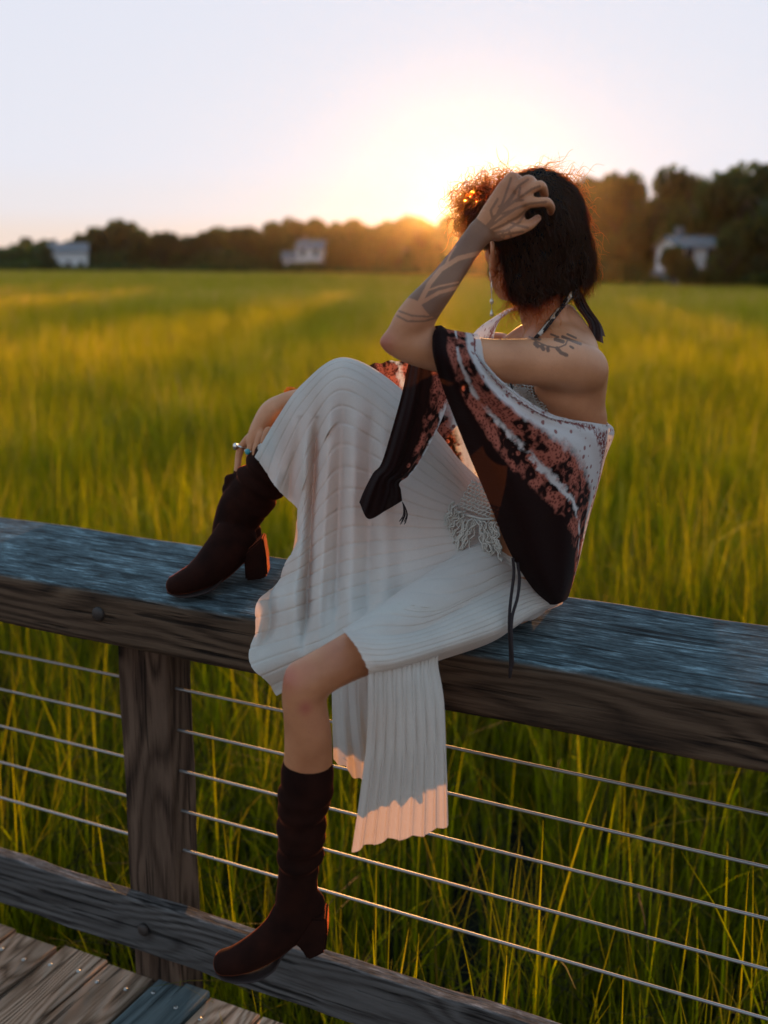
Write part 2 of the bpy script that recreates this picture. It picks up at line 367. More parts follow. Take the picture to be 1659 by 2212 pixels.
# ------------------------------------------------------------------ far treeline and houses
BARK = newmat('bark'); BARK[3].inputs['Base Color'].default_value = (0.06, 0.045, 0.03, 1); BARK[3].inputs['Roughness'].default_value = 0.9; BARK = BARK[0]
LEAF = leafy_mat('oak_leaves', [(0.014, 0.022, 0.007), (0.03, 0.045, 0.012), (0.05, 0.07, 0.016), (0.075, 0.085, 0.02)], trans=0.5, inst=False, tval=3.5, fwd=0.3, dval=0.7)
def crown_mesh(name, rng, nl, leaf):
    """unit crown: radius ~1 wide, z 0..1; leaves clustered on lobes"""
    nlobe = rng.integers(9, 14)
    lobes = []
    for _ in range(nlobe):
        a = rng.uniform(0, 6.28); q = rng.uniform(0.1, 0.72); z = rng.uniform(0.12, 0.86)
        q *= math.sqrt(max(0.3, 1 - (1.6 * z - 0.55) ** 2))
        lobes.append((q * math.cos(a), q * math.sin(a), z, rng.uniform(0.2, 0.38)))
    L = np.array(lobes); pick = rng.integers(0, nlobe, nl)
    d = rng.normal(0, 1, (nl, 3)); d /= np.linalg.norm(d, axis=1)[:, None]
    rad = L[pick, 3] * rng.uniform(0.25, 1.12, nl) ** 0.5
    c = L[pick, :3] + d * rad[:, None] * np.array([1, 1, 0.55])
    a1 = rng.normal(0, 1, (nl, 3)); a1 /= np.linalg.norm(a1, axis=1)[:, None]
    a2 = np.cross(a1, rng.normal(0, 1, (nl, 3))); a2 /= np.linalg.norm(a2, axis=1)[:, None]
    s = leaf * rng.uniform(0.6, 1.4, nl)[:, None]
    V = np.stack([c - a1 * s, c - a2 * s * 0.55, c + a1 * s, c + a2 * s * 0.55], 1).reshape(-1, 3)
    F = np.arange(nl * 4).reshape(-1, 4)
    me = mkmesh(name, V, F, LEAF); set_attr(me, 'tone', np.repeat(np.clip(rng.normal(0.45, 0.22, nl), 0, 1), 4))
    return me
def trunk_mesh(name, rng):
    parts = [tube([(0, 0, -0.02), (0.01, 0, 0.2), (0.02, 0.01, 0.5), (0.0, 0.02, 0.85)], [0.045, 0.036, 0.028, 0.008], 7)]
    for k in range(6):
        a = k * 1.05 + rng.uniform(-0.3, 0.3); z0 = rng.uniform(0.18, 0.45); l = rng.uniform(0.25, 0.42)
        parts.append(tube([(0, 0, z0), (math.cos(a) * l * 0.5, math.sin(a) * l * 0.5, z0 + 0.14), (math.cos(a) * l, math.sin(a) * l, z0 + 0.36)], [0.022, 0.015, 0.005], 5))
    V, F = join_vf(parts); return mkmesh(name, V, F, BARK, smooth=True)
rt = np.random.default_rng(11)
CROWNS = [crown_mesh('crown', rt, 4200, 0.06) for _ in range(6)]; TRUNKS = [trunk_mesh('trunk', rt) for _ in range(3)]
def tree(px, dist, top_py, wfac, group, label, base=GZ):
    d = ray(px, 560); d = d / np.hypot(d[0], d[1]); x, y = d[0] * dist, d[1] * dist
    H = (CAM[2] - base) + dist * (HOR + (px - 829.5) * math.tan(ROLL) - top_py) / (FPX / math.cos(PITCH)) / max(0.9, math.cos(math.atan((px - 829.5) / FPX)))
    H *= 1.04
    root = empty('tree', (x, y, base)); rot = rt.uniform(0, 6.28)
    for nm, me, sc, z in (('trunk', TRUNKS[rt.integers(3)], (H, H, H), 0), ('crown', CROWNS[rt.integers(6)], (H * wfac, H * wfac, H * 0.92), H * 0.10)):
        o = bpy.data.objects.new(nm, me); COL.objects.link(o); o.parent = root
        o.location = (0, 0, z); o.rotation_euler = (0, 0, rot); o.scale = sc
    tag(root, label, 'tree', group)
prof = [(-330, 505), (-150, 500), (0, 533), (50, 514), (100, 524), (160, 528), (215, 500), (270, 489), (330, 512), (420, 506), (500, 490), (560, 495), (610, 488), (690, 464), (750, 480), (810, 490), (860, 476), (910, 464), (965, 458), (990, 480), (1040, 488), (1110, 486), (1170, 470), (1225, 408), (1290, 388), (1350, 396), (1405, 428), (1445, 404), (1510, 378), (1560, 412), (1615, 400), (1670, 386), (1800, 380), (1950, 372), (2100, 390)]
px_ = np.array([p[0] for p in prof], float); py_ = np.array([p[1] for p in prof], float)
def tdist(px): return float(np.interp(px, [-400, 0, 700, 960, 1200, 1300, 1700, 2200], [290, 265, 240, 205, 150, 128, 112, 105]))
x = -1650.0
while x < 3300:
    dist = tdist(x) * rt.uniform(0.97, 1.06)
    top = float(np.interp(x, px_, py_)) + rt.uniform(-2, 12)
    far = x < 980
    tree(x, dist, top, rt.uniform(0.42, 0.6), 'trees of the far treeline' if far else 'trees of the nearer treeline',
         'rounded dark tree in the low hazy far treeline across the marsh' if far else 'tall dark leafy tree in the nearer, higher stretch of the treeline')
    H_px = 572 - top + 14
    x += H_px * rt.uniform(0.24, 0.42) * (1.7 if x < -250 or x > 1900 else 1.0)
for qx, qd, qt in ((1455, 106, 540), (1495, 105, 548), (1570, 105, 515), (108, 243, 538), (600, 224, 545), (715, 225, 548)):
    tree(qx, qd, qt, 0.42, 'low bushes before the houses', 'low rounded bush standing in front of a white house')
# undergrowth along the marsh edge, one dark mass
nl = 80000; sx = np.concatenate([rt.uniform(-420, 2200, 50000), rt.uniform(-1700, 3350, 30000)]); dd_ = np.array([tdist(v) for v in sx]) * rt.uniform(0.925, 1.05, nl)
dr = FW[None] * FPX + RT[None] * (sx[:, None] - 829.5) - UP[None] * (560 - 1106); dr /= np.hypot(dr[:, 0], dr[:, 1])[:, None]
lowf = np.where(dd_ / np.array([tdist(v) for v in sx]) < 0.965, 0.42, 1.0)
cz = GZ + lowf * rt.uniform(0.0, 1, nl) ** 1.15 * (4.2 + 1.2 * np.sin(sx * 0.03) + 0.8 * np.sin(sx * 0.011 + 1)) + 0.2
c = np.stack([dr[:, 0] * dd_, dr[:, 1] * dd_, cz], 1)
a1 = rt.normal(0, 1, (nl, 3)); a1 /= np.linalg.norm(a1, axis=1)[:, None]; a2 = np.cross(a1, rt.normal(0, 1, (nl, 3))); a2 /= np.linalg.norm(a2, axis=1)[:, None]
s = rt.uniform(0.35, 0.9, nl)[:, None]
V = np.stack([c - a1 * s, c - a2 * s * 0.6, c + a1 * s, c + a2 * s * 0.6], 1).reshape(-1, 3)
me = mkmesh('undergrowth', V, np.arange(nl * 4).reshape(-1, 4), LEAF); set_attr(me, 'tone', np.repeat(np.clip(rt.normal(0.4, 0.2, nl), 0, 1), 4))
tag(obj_from_mesh('undergrowth', me), 'dense dark undergrowth along the foot of the treeline', 'undergrowth', kind='stuff')

def simple_mat(name, col, rough=0.6, metal=0.0, spec=0.4, var=0.08, scale=6.0):
    m, ns, ls, b = newmat(name)
    tcn = node(ns, 'ShaderNodeTexCoord'); n1 = node(ns, 'ShaderNodeTexNoise'); n1.inputs['Scale'].default_value = scale; n1.inputs['Detail'].default_value = 5
    ls.new(tcn.outputs['Object'], n1.inputs['Vector'])
    ls.new(ramp(ns, ls, n1.outputs['Fac'], [(0.3, tuple(c * (1 - var) for c in col)), (0.7, tuple(min(1, c * (1 + var)) for c in col))]), b.inputs['Base Color'])
    b.inputs['Roughness'].default_value = rough; b.inputs['Metallic'].default_value = metal; b.inputs['Specular IOR Level'].default_value = spec
    return m
HWALL = simple_mat('white_clapboard', (0.60, 0.60, 0.60), 0.7); HROOF = simple_mat('grey_shingle', (0.16, 0.16, 0.17), 0.85); HGLASS = simple_mat('dark_glass', (0.02, 0.025, 0.03), 0.1)
def box_vf(x0, x1, y0, y1, z0, z1):
    v = [(x0, y0, z0), (x1, y0, z0), (x1, y1, z0), (x0, y1, z0), (x0, y0, z1), (x1, y0, z1), (x1, y1, z1), (x0, y1, z1)]
    f = [[0, 3, 2, 1], [4, 5, 6, 7], [0, 1, 5, 4], [1, 2, 6, 5], [2, 3, 7, 6], [3, 0, 4, 7]]
    return np.array(v, float), f
def house(px, dist, w, dpt, h, rh, label, rz, wing=None, lift=0.5):
    d = ray(px, 560); d = d / np.hypot(d[0], d[1])
    root = empty('house', (d[0] * dist, d[1] * dist, GZ + lift)); root.rotation_euler = (0, 0, ANG - math.pi / 2 + rz)
    def add(nm, v, f, mt):
        o = bpy.data.objects.new(nm, mkmesh(nm, v, f, mt)); COL.objects.link(o); o.parent = root; return o
    blocks = [(-w / 2, w / 2, h, rh)] + ([wing] if wing else [])
    for (x0, x1, hh, rr) in blocks:
        v, f = box_vf(x0, x1, 0, dpt, 0, hh); v = np.concatenate([v, [(x0, dpt / 2, hh + rr), (x1, dpt / 2, hh + rr)]]); f = f + [[0 + 4, 8, 7], [5, 6, 9]]
        add('wall', v, f, HWALL)
        e = 0.35; t = 0.15
        rv = []; rf = []
        for s_ in (0, 1):
            y0, y1 = (-e, dpt / 2) if s_ == 0 else (dpt + e, dpt / 2)
            zz = hh - e * rr / (dpt / 2) + 0.03; zt = hh + rr + 0.03; k = len(rv)
            rv += [(x0 - e, y0, zz), (x1 + e, y0, zz), (x1 + e, y1, zt), (x0 - e, y1, zt), (x0 - e, y0, zz + t), (x1 + e, y0, zz + t), (x1 + e, y1, zt + t), (x0 - e, y1, zt + t)]
            rf += [[k + q for q in ff] for ff in ([0, 3, 2, 1], [4, 5, 6, 7], [0, 1, 5, 4], [1, 2, 6, 5], [2, 3, 7, 6], [3, 0, 4, 7])]
        add('roof', rv, rf, HROOF)
        nwin = max(2, int((x1 - x0) / 2.2))
        for fl in range(2 if hh > 4.5 else 1):
            for i in range(nwin):
                cx = x0 + (i + 0.5) * (x1 - x0) / nwin; z0 = 1.0 + fl * 2.6
                v, f = box_vf(cx - 0.45, cx + 0.45, -0.04, 0.02, z0, z0 + 1.4); add('window', v, f, HGLASS)
    v, f = box_vf(min(q[0] for q in blocks) - 0.3, max(q[1] for q in blocks) + 0.3, -0.3, dpt + 0.3, -0.5 - lift, 0.02); add('foundation', v, f, HROOF)
    v, f = box_vf(blocks[0][0] + 0.8, blocks[0][0] + 1.5, dpt / 2 - 0.3, dpt / 2 + 0.4, h, h + rh + 1.0); add('chimney', v, f, HROOF)
    tag(root, label, 'house'); return root
house(148, 249, 8.0, 7, 4.2, 1.9, 'small white house with grey roof beside the round tree', 0.25)
house(668, 229, 5.6, 7, 5.2, 1.6, 'white two storey house with a lower wing before the treeline', -0.15, wing=(-7.6, -2.8, 3.2, 1.3))
house(1512, 113, 4.6, 5, 2.3, 1.0, 'pale house half hidden among the nearer dark trees', 0.2, lift=2.1)

# ------------------------------------------------------------------ boardwalk deck
DECKW = wood_mat('deck_timber', (0.44, 0.30, 0.21), (0.235, 0.145, 0.092), (0.035, 0.022, 0.016), axis=1, rings=14, bump=0.7, knots=1.0)
DECKG = wood_mat('deck_timber_grey', (0.14, 0.165, 0.165), (0.085, 0.105, 0.106), (0.02, 0.024, 0.025), axis=1, rings=8, bump=0.4, knots=0.8)
JOIST = wood_mat('joist_timber', (0.16, 0.13, 0.10), (0.09, 0.07, 0.055), (0.03, 0.022, 0.018), axis=0, bump=0.4)
NAIL = simple_mat('nail_steel', (0.45, 0.45, 0.43), 0.35, 0.9)
def rough_board(name, x0, x1, y0, y1, z0, z1, mat, axis, seed, parent, res=0.05, bev=0.006, amp=0.0018, end_bev=None):
    """a timber with rounded edges, slight unevenness"""
    rng = np.random.default_rng(seed)
    bm = bmesh.new(); v, f = box_vf(x0, x1, y0, y1, z0, z1)
    vs_ = [bm.verts.new(q) for q in v]
    for q in f: bm.faces.new([vs_[i] for i in q])
    ln = [x1 - x0, y1 - y0, z1 - z0][axis]
    es = [e for e in bm.edges if abs((e.verts[0].co - e.verts[1].co)[axis]) > 1e-6]
    bmesh.ops.bevel(bm, geom=es, offset=bev, segments=3, affect='EDGES', profile=0.5)
    n = int(ln / res)
    for k in range(1, n):
        co = Vector((0, 0, 0)); co[axis] = (x0, y0, z0)[axis] + ln * k / n; no = Vector((0, 0, 0)); no[axis] = 1
        bmesh.ops.bisect_plane(bm, geom=bm.verts[:] + bm.edges[:] + bm.faces[:], plane_co=co, plane_no=no)
    ph = rng.uniform(0, 6.28, 12)
    for q in bm.verts:
        t = q.co[axis]
        for k in range(3):
            if k == axis: continue
            q.co[k] += amp * (math.sin(t * 5.1 + ph[k]) + 0.6 * math.sin(t * 13.7 + ph[k + 3]) + 0.5 * math.sin(t * 41 + ph[k + 6] + q.co[(k + 1) % 3] * 60))
    o = bm_obj(name, bm, mat, parent)
    for q in o.data.polygons: q.use_smooth = max(abs(c_) for c_ in q.normal) < 0.985      # broad faces stay flat, worn edges round
    return o
deck = rough_board('boardwalk', -7, 4, 1.62, 1.66, -0.26, -0.045, JOIST, 0, 1, None)
tag(deck, 'weathered plank boardwalk beside the marsh', kind='structure')
v, f = tube([(0, 0, 0), (0, 0, 0.0025), (0, 0, 0.0035)], [0.0055, 0.0055, 0.003], 8)
NAILME = mkmesh('nail', v, f, NAIL, smooth=True)
PITCHX = 0.1545; xs = -1.975 - PITCHX * 16; k = 0
rb = np.random.default_rng(5)
while xs < 1.6:
    end = 1.862 + rb.uniform(-0.012, 0.012); grey = abs(xs + 1.52) < 0.03
    zt = rb.uniform(-0.003, 0.003)
    if grey: end = 1.878; zt = 0.006
    pl = rough_board('plank', xs + 0.005, xs + PITCHX - 0.006, -1.2, end, zt - 0.038, zt, DECKG if grey else DECKW, 1, 40 + k, deck, res=0.12, bev=0.005, amp=0.0012)
    for yy, xo in ((end - 0.075 + rb.uniform(-.015, .015), 0.03), (end - 0.075 + rb.uniform(-.015, .015), 0.112)):
        nl_ = obj_from_mesh('nail', NAILME); nl_.location = (xs + xo, yy, zt + 0.0005); setparent(nl_, pl)
    xs += PITCHX; k += 1

# ------------------------------------------------------------------ railing
TOPW = wood_mat('rail_timber', (0.112, 0.072, 0.046), (0.056, 0.034, 0.021), (0.012, 0.008, 0.006), axis=0, rings=9, grey_top=(0.085, 0.120, 0.132), bump=0.6, knots=1.4)  # top faces: weathered grey with a blue skylight tint mixed into the colour
POSTW = wood_mat('post_timber', (0.118, 0.076, 0.052), (0.058, 0.035, 0.023), (0.014, 0.009, 0.007), axis=2, rings=7, bump=0.4, knots=3.0)
LOWW = wood_mat('lower_rail_timber', (0.13, 0.125, 0.12), (0.07, 0.064, 0.06), (0.018, 0.016, 0.015), axis=0, rings=10, grey_top=(0.17, 0.15, 0.14), bump=0.7, knots=2.1)
STEEL = simple_mat('cable_steel', (0.36, 0.355, 0.35), 0.5, 0.9)
BOLT = simple_mat('bolt_rust', (0.05, 0.04, 0.035), 0.6, 0.5)
rail = empty('railing', (-1.5, 1.9, 0))
tag(rail, 'weathered timber railing with thick top beam and steel cables', 'railing')
tb = rough_board('top_beam', -9, 4, 1.724, 2.085, 0.933, 1.07, TOPW, 0, 3, rail, res=0.06, bev=0.016, amp=0.002)
for q in tb.data.vertices:                       # top tilted toward the deck, shaped to keep the low sun off it
    if q.co.z > 1.0: q.co.z -= (2.085 - q.co.y) * 0.066 - 0.009
rough_board('bottom_rail', -9, 4, 1.82, 1.858, 0.103, 0.243, LOWW, 0, 4, rail, res=0.05, bev=0.005, amp=0.0022)
for k, xx in enumerate((-6.36, -3.97, -1.578, 0.82)):
    rough_board('post', xx, xx + 0.143, 1.86, 1.955, GZ - 0.3, 0.935, POSTW, 2, 9 + k, rail, res=0.07, bev=0.007, amp=0.0015)
for k in range(5):
    z = 0.782 - 0.1042 * k
    pts = [(xx, 1.892, z - 0.003 * math.sin((xx + 1.5) * 1.31) ** 2) for xx in np.linspace(-9, 4, 60)]
    v, f = tube(pts, 0.0034, 8); mkobj('cable', v, f, STEEL, rail, smooth=True)
BOLTME = None
for (bx, by, bz) in ((-1.507, 1.722, 1.005), (-1.507, 1.818, 0.17), (0.89, 1.722, 1.005), (0.89, 1.818, 0.17)):
    v, f = tube([(bx, by + 0.004, bz), (bx, by - 0.003, bz), (bx, by - 0.007, bz), (bx, by - 0.009, bz)], [0.016, 0.016, 0.011, 0.003], 14)
    mkobj('bolt', v, f, BOLT, rail, smooth=True)

# ------------------------------------------------------------------ evening air over the marsh
hz = bpy.data.materials.new('haze_air'); hz.use_nodes = True; hn = hz.node_tree.nodes; hn.clear()
ho = hn.new('ShaderNodeOutputMaterial'); hp = hn.new('ShaderNodeVolumePrincipled'); hz.node_tree.links.new(hp.outputs[0], ho.inputs['Volume'])
hp.inputs['Color'].default_value = (1.0, 0.88, 0.72, 1); hp.inputs['Density'].default_value = 0.00008; hp.inputs['Anisotropy'].default_value = 0.93
v, f = box_vf(-660, 660, -80, 720, GZ - 1.2, 16.0)
tag(mkobj('haze', v, f, hz), 'warm evening haze lying over the whole marsh', 'haze', kind='stuff')
# ================================================================== the seated person
from mathutils.bvhtree import BVHTree
def dep(p): return float((np.asarray(p) - CAM) @ NV)
def dZ(px, py, z): return dep(PZ(px, py, z))            # depth of the pixel's ray at height z
def msize(rpx, d): return rpx * d / 2352.0
def limb(pts, seg=18, n=None, df=1.0, cap=True):
    """tapering limb through (px, py, depth, radius px[, depth factor]); closed rounded ends"""
    P_ = np.array([list(p) + [df] * (5 - len(p)) for p in pts], float)
    n = n or max(8, 5 * len(P_)); S = catmull(P_, n)
    c = PDarr(S[:, 0], S[:, 1], S[:, 2]); r = S[:, 3] * S[:, 2] / 2352.0; q = S[:, 4]
    if cap:
        t0 = c[0] - c[1]; t0 /= np.linalg.norm(t0); t1 = c[-1] - c[-2]; t1 /= np.linalg.norm(t1)
        c = np.concatenate([[c[0] + t0 * r[0] * k for k in (0.95, 0.75, 0.4)], c, [c[-1] + t1 * r[-1] * k for k in (0.4, 0.75, 0.95)]])
        r = np.concatenate([r[0] * np.array([0.3, 0.66, 0.92]), r, r[-1] * np.array([0.92, 0.66, 0.3])]); q = np.concatenate([[q[0]] * 3, q, [q[-1]] * 3])
    t = np.gradient(c, axis=0); t /= np.linalg.norm(t, axis=1)[:, None]
    b = NV[None] - t * (t @ NV)[:, None]; b /= np.linalg.norm(b, axis=1)[:, None] + 1e-9
    a = np.cross(t, b); th = np.linspace(0, 2 * math.pi, seg, endpoint=False)
    V = (c[:, None] + np.cos(th)[None, :, None] * a[:, None] * r[:, None, None] + np.sin(th)[None, :, None] * b[:, None] * (r * q)[:, None, None]).reshape(-1, 3)
    m_ = len(c); F = [[i * seg + k, i * seg + (k + 1) % seg, (i + 1) * seg + (k + 1) % seg, (i + 1) * seg + k] for i in range(m_ - 1) for k in range(seg)]
    F += [list(range(seg))[::-1], [(m_ - 1) * seg + k for k in range(seg)]]
    return V, F
def ellip(c, ax, seg=20, rings=12):
    """ellipsoid at c with axis vectors ax (3,3) rows"""
    V = []; F = []
    for i in range(rings + 1):
        ph = math.pi * (i + 0.02) / (rings + 0.04)
        for k in range(seg):
            th = 2 * math.pi * k / seg
            V.append(c + ax[0] * math.sin(ph) * math.cos(th) + ax[1] * math.sin(ph) * math.sin(th) + ax[2] * math.cos(ph))
    for i in range(rings):
        for k in range(seg):
            k2 = (k + 1) % seg; F.append([i * seg + k, (i + 1) * seg + k, (i + 1) * seg + k2, i * seg + k2])
    F += [[k for k in range(seg)], [rings * seg + k for k in range(seg)][::-1]]
    return np.array(V), F
def ball(px, py, d, rpx, rd=None):
    r = msize(rpx, d); rd = rd or r
    return ellip(PD(px, py, d), np.array([EV * r, NV * rd, np.array([0, 0, r])]))
def remesh(parts, voxel, it=6, name='tmp'):
    V, F = join_vf(parts); me = mkmesh(name, V, F)
    bm = bmesh.new(); bm.from_mesh(me); bmesh.ops.recalc_face_normals(bm, faces=bm.faces); bm.to_mesh(me); bm.free()
    o = bpy.data.objects.new(name, me); COL.objects.link(o)
    md = o.modifiers.new('r', 'REMESH'); md.mode = 'VOXEL'; md.voxel_size = voxel; md.adaptivity = 0
    if it:
        sm = o.modifiers.new('s', 'SMOOTH'); sm.factor = 0.5; sm.iterations = it
    dg = bpy.context.evaluated_depsgraph_get(); ev = o.evaluated_get(dg)
    out = bpy.data.meshes.new_from_object(ev); out.name = name
    bpy.data.objects.remove(o); bpy.data.meshes.remove(me)
    out.polygons.foreach_set('use_smooth', [True] * len(out.polygons))
    return out
def mverts(me):
    v = np.empty(len(me.vertices) * 3); me.vertices.foreach_get('co', v); return v.reshape(-1, 3)
def mnorms(me):
    v = np.empty(len(me.vertices) * 3); me.vertices.foreach_get('normal', v); return v.reshape(-1, 3)

# ---- head frame
HC = PD(1143, 497, 2.055)
HF = -0.45 * EV + 0.893 * NV; HU = np.array([0, 0, 1.0]); HF = HF + 0.04 * HU; HF /= np.linalg.norm(HF)
HL = np.cross(HU, HF); HL /= np.linalg.norm(HL); HU = np.cross(HF, HL)
def hd(f, l, u): return HC + HF * f + HL * l + HU * u

parts = []
# torso: rows (px, py, depth, in-image radius px, lateral factor)
parts.append(limb([(1108, 1266, 2.01, 86, 1.2), (1126, 1215, 2.005, 98, 1.15), (1150, 1150, 1.995, 103, 1.12), (1166, 1080, 2.0, 103, 1.12), (1184, 1000, 2.01, 106, 1.12), (1194, 930, 2.02, 108, 1.18), (1199, 870, 2.03, 108, 1.25), (1200, 815, 2.03, 100, 1.4), (1196, 775, 2.035, 84, 1.5)], seg=28))
parts.append(limb([(1205, 770, 2.03, 66, 1.2), (1188, 715, 2.035, 55, 1.0), (1172, 670, 2.04, 51, 1.0), (1160, 610, 2.05, 52, 1.0)]))     # neck
parts.append(limb([(1240, 790, 1.95, 58), (1240, 750, 2.03, 52), (1215, 690, 2.05, 36)]))                                            # trapezius, near
parts.append(limb([(1255, 800, 1.93, 62), (1250, 860, 1.95, 60), (1245, 940, 1.97, 52), (1225, 1000, 1.98, 40)]))                    # shoulder blade and side of the back
parts.append(limb([(1185, 838, 1.905, 36), (1235, 868, 1.925, 46), (1270, 905, 1.955, 46)]))
parts.append(limb([(1105, 770, 2.16, 44), (1150, 740, 2.09, 46), (1195, 720, 2.05, 40)]))                                            # far shoulder slope
parts.append(limb([(1100, 870, 1.95, 44), (1095, 880, 1.97, 46)])); parts.append(limb([(1085, 860, 2.12, 46), (1085, 870, 2.13, 46)]))
# near (left) arm
parts.append(limb([(1262, 800, 1.91, 56), (1225, 790, 1.88, 59), (1175, 783, 1.86, 56), (1120, 781, 1.845, 50), (1060, 778, 1.83, 46.5), (1000, 770, 1.815, 46), (940, 758, 1.805, 46), (885, 745, 1.80, 42), (858, 738, 1.80, 36)]))
parts.append(limb([(836, 739, 1.80, 20), (862, 733, 1.80, 34), (888, 700, 1.80, 43), (912, 668, 1.805, 41), (938, 636, 1.815, 36), (962, 605, 1.83, 31.5), (992, 563, 1.85, 27.5), (1017, 528, 1.865, 27, 0.85), (1040, 500, 1.872, 29.5, 0.66)]))
def fing(pts, rs): return limb([(*p, r) for p, r in zip(pts, rs)], seg=12, n=14)
# near hand on the hair: palm fans from the wrist, five fingers bend into the hair
Wd = 1.872
for (mx, my, r1, r2) in ((1090, 402, 25, 14.5), (1110, 410, 25, 15), (1127, 421, 25, 15.5), (1136, 438, 25, 15.5)):
    parts.append(limb([(1040, 500, Wd, r1, 0.62), ((1040 + mx) / 2, (500 + my) / 2, Wd - 0.004, (r1 + r2) / 2 + 1, 0.66), (mx, my, Wd + 0.0, r2, 0.8)], seg=14))
parts.append(limb([(1050, 498, Wd + 0.006, 24, 0.7), (1090, 488, Wd + 0.004, 22, 0.7), (1118, 470, Wd + 0.004, 16, 0.7)], seg=14))
parts.append(fing([(1090, 402, 1.872), (1105, 381, 1.879), (1121, 387, 1.905), (1129, 396, 1.93)], [12, 9.8, 9, 7.6]))
parts.append(fing([(1110, 410, 1.870), (1139, 388, 1.876), (1155, 398, 1.904), (1160, 408, 1.93)], [12.5, 10.8, 9.6, 8]))
parts.append(fing([(1127, 421, 1.868), (1164, 400, 1.874), (1175, 414, 1.898), (1177, 428, 1.93)], [12.5, 11, 10, 8]))
parts.append(fing([(1136, 438, 1.866), (1163, 437, 1.864), (1181, 437, 1.868), (1190, 448, 1.892), (1190, 458, 1.92)], [12.5, 11.2, 10.8, 9.6, 8]))
parts.append(fing([(1075, 505, 1.875), (1105, 498, 1.868), (1124, 494, 1.866), (1145, 485, 1.876), (1162, 471, 1.898)], [17, 15.5, 13, 11.5, 8.5]))
# far (right) arm and hand on the shin
parts.append(limb([(1075, 765, 2.18, 48), (1040, 790, 2.21, 47), (985, 850, 2.28, 43), (930, 905, 2.33, 39), (905, 925, 2.345, 35)]))
parts.append(limb([(900, 930, 2.345, 33), (840, 905, 2.36, 35), (760, 875, 2.36, 31), (690, 862, 2.345, 25), (640, 862, 2.33, 21.5), (612, 870, 2.325, 21)]))
parts.append(limb([(615, 869, 2.325, 21, 1.2), (585, 888, 2.32, 24, 1.4), (562, 925, 2.315, 22, 1.5), (548, 955, 2.31, 18, 1.5)], seg=16))
parts.append(fing([(540, 945, 2.325), (523, 965, 2.332), (516, 984, 2.335), (513, 1008, 2.33), (508, 1033, 2.325)], [11, 9.2, 8.6, 7.6, 6.2]))
parts.append(fing([(552, 940, 2.30), (542, 968, 2.292), (540, 988, 2.29), (550, 1000, 2.285), (564, 1010, 2.283)], [11, 9.6, 9, 8, 6.5]))
parts.append(fing([(566, 940, 2.28), (554, 968, 2.272), (554, 988, 2.268), (566, 1000, 2.265), (582, 1012, 2.265)], [11, 9.4, 8.8, 8, 6.5]))
parts.append(fing([(580, 930, 2.262), (570, 955, 2.255), (570, 975, 2.252), (580, 990, 2.25), (592, 1000, 2.25)], [10, 8.6, 8, 7, 6]))
parts.append(fing([(590, 900, 2.335), (572, 930, 2.35), (560, 952, 2.36), (552, 975, 2.365)], [12, 10, 9, 7]))
# legs
parts.append(limb([(1075, 1238, 1.975, 80), (985, 1290, 1.885, 76), (880, 1352, 1.755, 70), (790, 1402, 1.675, 60), (720, 1438, 1.635, 55), (668, 1470, 1.62, 56), (656, 1500, 1.62, 54), (661, 1545, 1.63, 55), (666, 1600, 1.64, 58.5), (664, 1660, 1.65, 58), (655, 1740, 1.66, 48), (647, 1820, 1.67, 40), (643, 1880, 1.675, 35), (642, 1930, 1.68, 33)], n=70, seg=24))
parts.append(limb([(640, 1452, 1.612, 30), (638, 1478, 1.606, 32), (648, 1505, 1.602, 24)]))
parts.append(limb([(650, 1950, 1.68, 36), (610, 2020, 1.675, 34, 1.0), (550, 2058, 1.67, 30, 1.1), (495, 2078, 1.67, 20, 1.3)]))
parts.append(limb([(1070, 1195, 2.07, 92), (1000, 1120, 2.10, 84), (900, 1010, 2.15, 74), (820, 905, 2.19, 62), (765, 848, 2.21, 56), (738, 830, 2.22, 50), (705, 868, 2.235, 48), (650, 945, 2.255, 46), (600, 1010, 2.275, 38), (550, 1080, 2.295, 34), (517, 1135, 2.31, 30)], n=60, seg=24))
parts.append(limb([(520, 1150, 2.31, 34), (475, 1205, 2.28, 32), (430, 1245, 2.22, 24, 1.2), (392, 1262, 2.20, 13, 1.6)]))
# head: cranium, face, jaw, nose, ears
parts.append(ellip(hd(-0.008, 0, 0.0), np.array([HF * 0.094, HL * 0.073, HU * 0.097])))
parts.append(ellip(hd(0.022, 0, -0.055), np.array([HF * 0.066, HL * 0.060, HU * 0.075])))
parts.append(ellip(hd(0.040, 0, -0.105), np.array([HF * 0.042, HL * 0.040, HU * 0.030])))
parts.append(ellip(hd(0.068, 0, -0.118), np.array([HF * 0.016, HL * 0.020, HU * 0.016])))
for s_ in (-1, 1):
    parts.append(ellip(hd(0.010, s_ * 0.048, -0.085), np.array([HF * 0.040, HL * 0.015, HU * 0.030])))
    parts.append(ellip(hd(0.055, s_ * 0.036, -0.048), np.array([HF * 0.022, HL * 0.020, HU * 0.018])))
    parts.append(ellip(hd(0.077, s_ * 0.030, -0.008), np.array([HF * 0.010, HL * 0.022, HU * 0.008])))
    # ear: rim, lobe and bowl
    rim = [(-0.006, 0.070, -0.070), (-0.002, 0.078, -0.078), (-0.010, 0.082, -0.062), (-0.018, 0.088, -0.045), (-0.018, 0.089, -0.030), (-0.008, 0.086, -0.020), (0.004, 0.079, -0.026), (0.006, 0.075, -0.040)]
    rp = catmull(np.array([hd(a_, s_ * b_, c_) for a_, b_, c_ in rim]), 26); parts.append(tube(rp, np.linspace(0.0065, 0.0042, 26), 10))
    parts.append(ellip(hd(-0.004, s_ * 0.074, -0.046), np.array([HF * 0.014, HL * 0.006, HU * 0.026])))
    parts.append(ellip(hd(-0.004, s_ * 0.077, -0.078), np.array([HF * 0.008, HL * 0.006, HU * 0.010])))
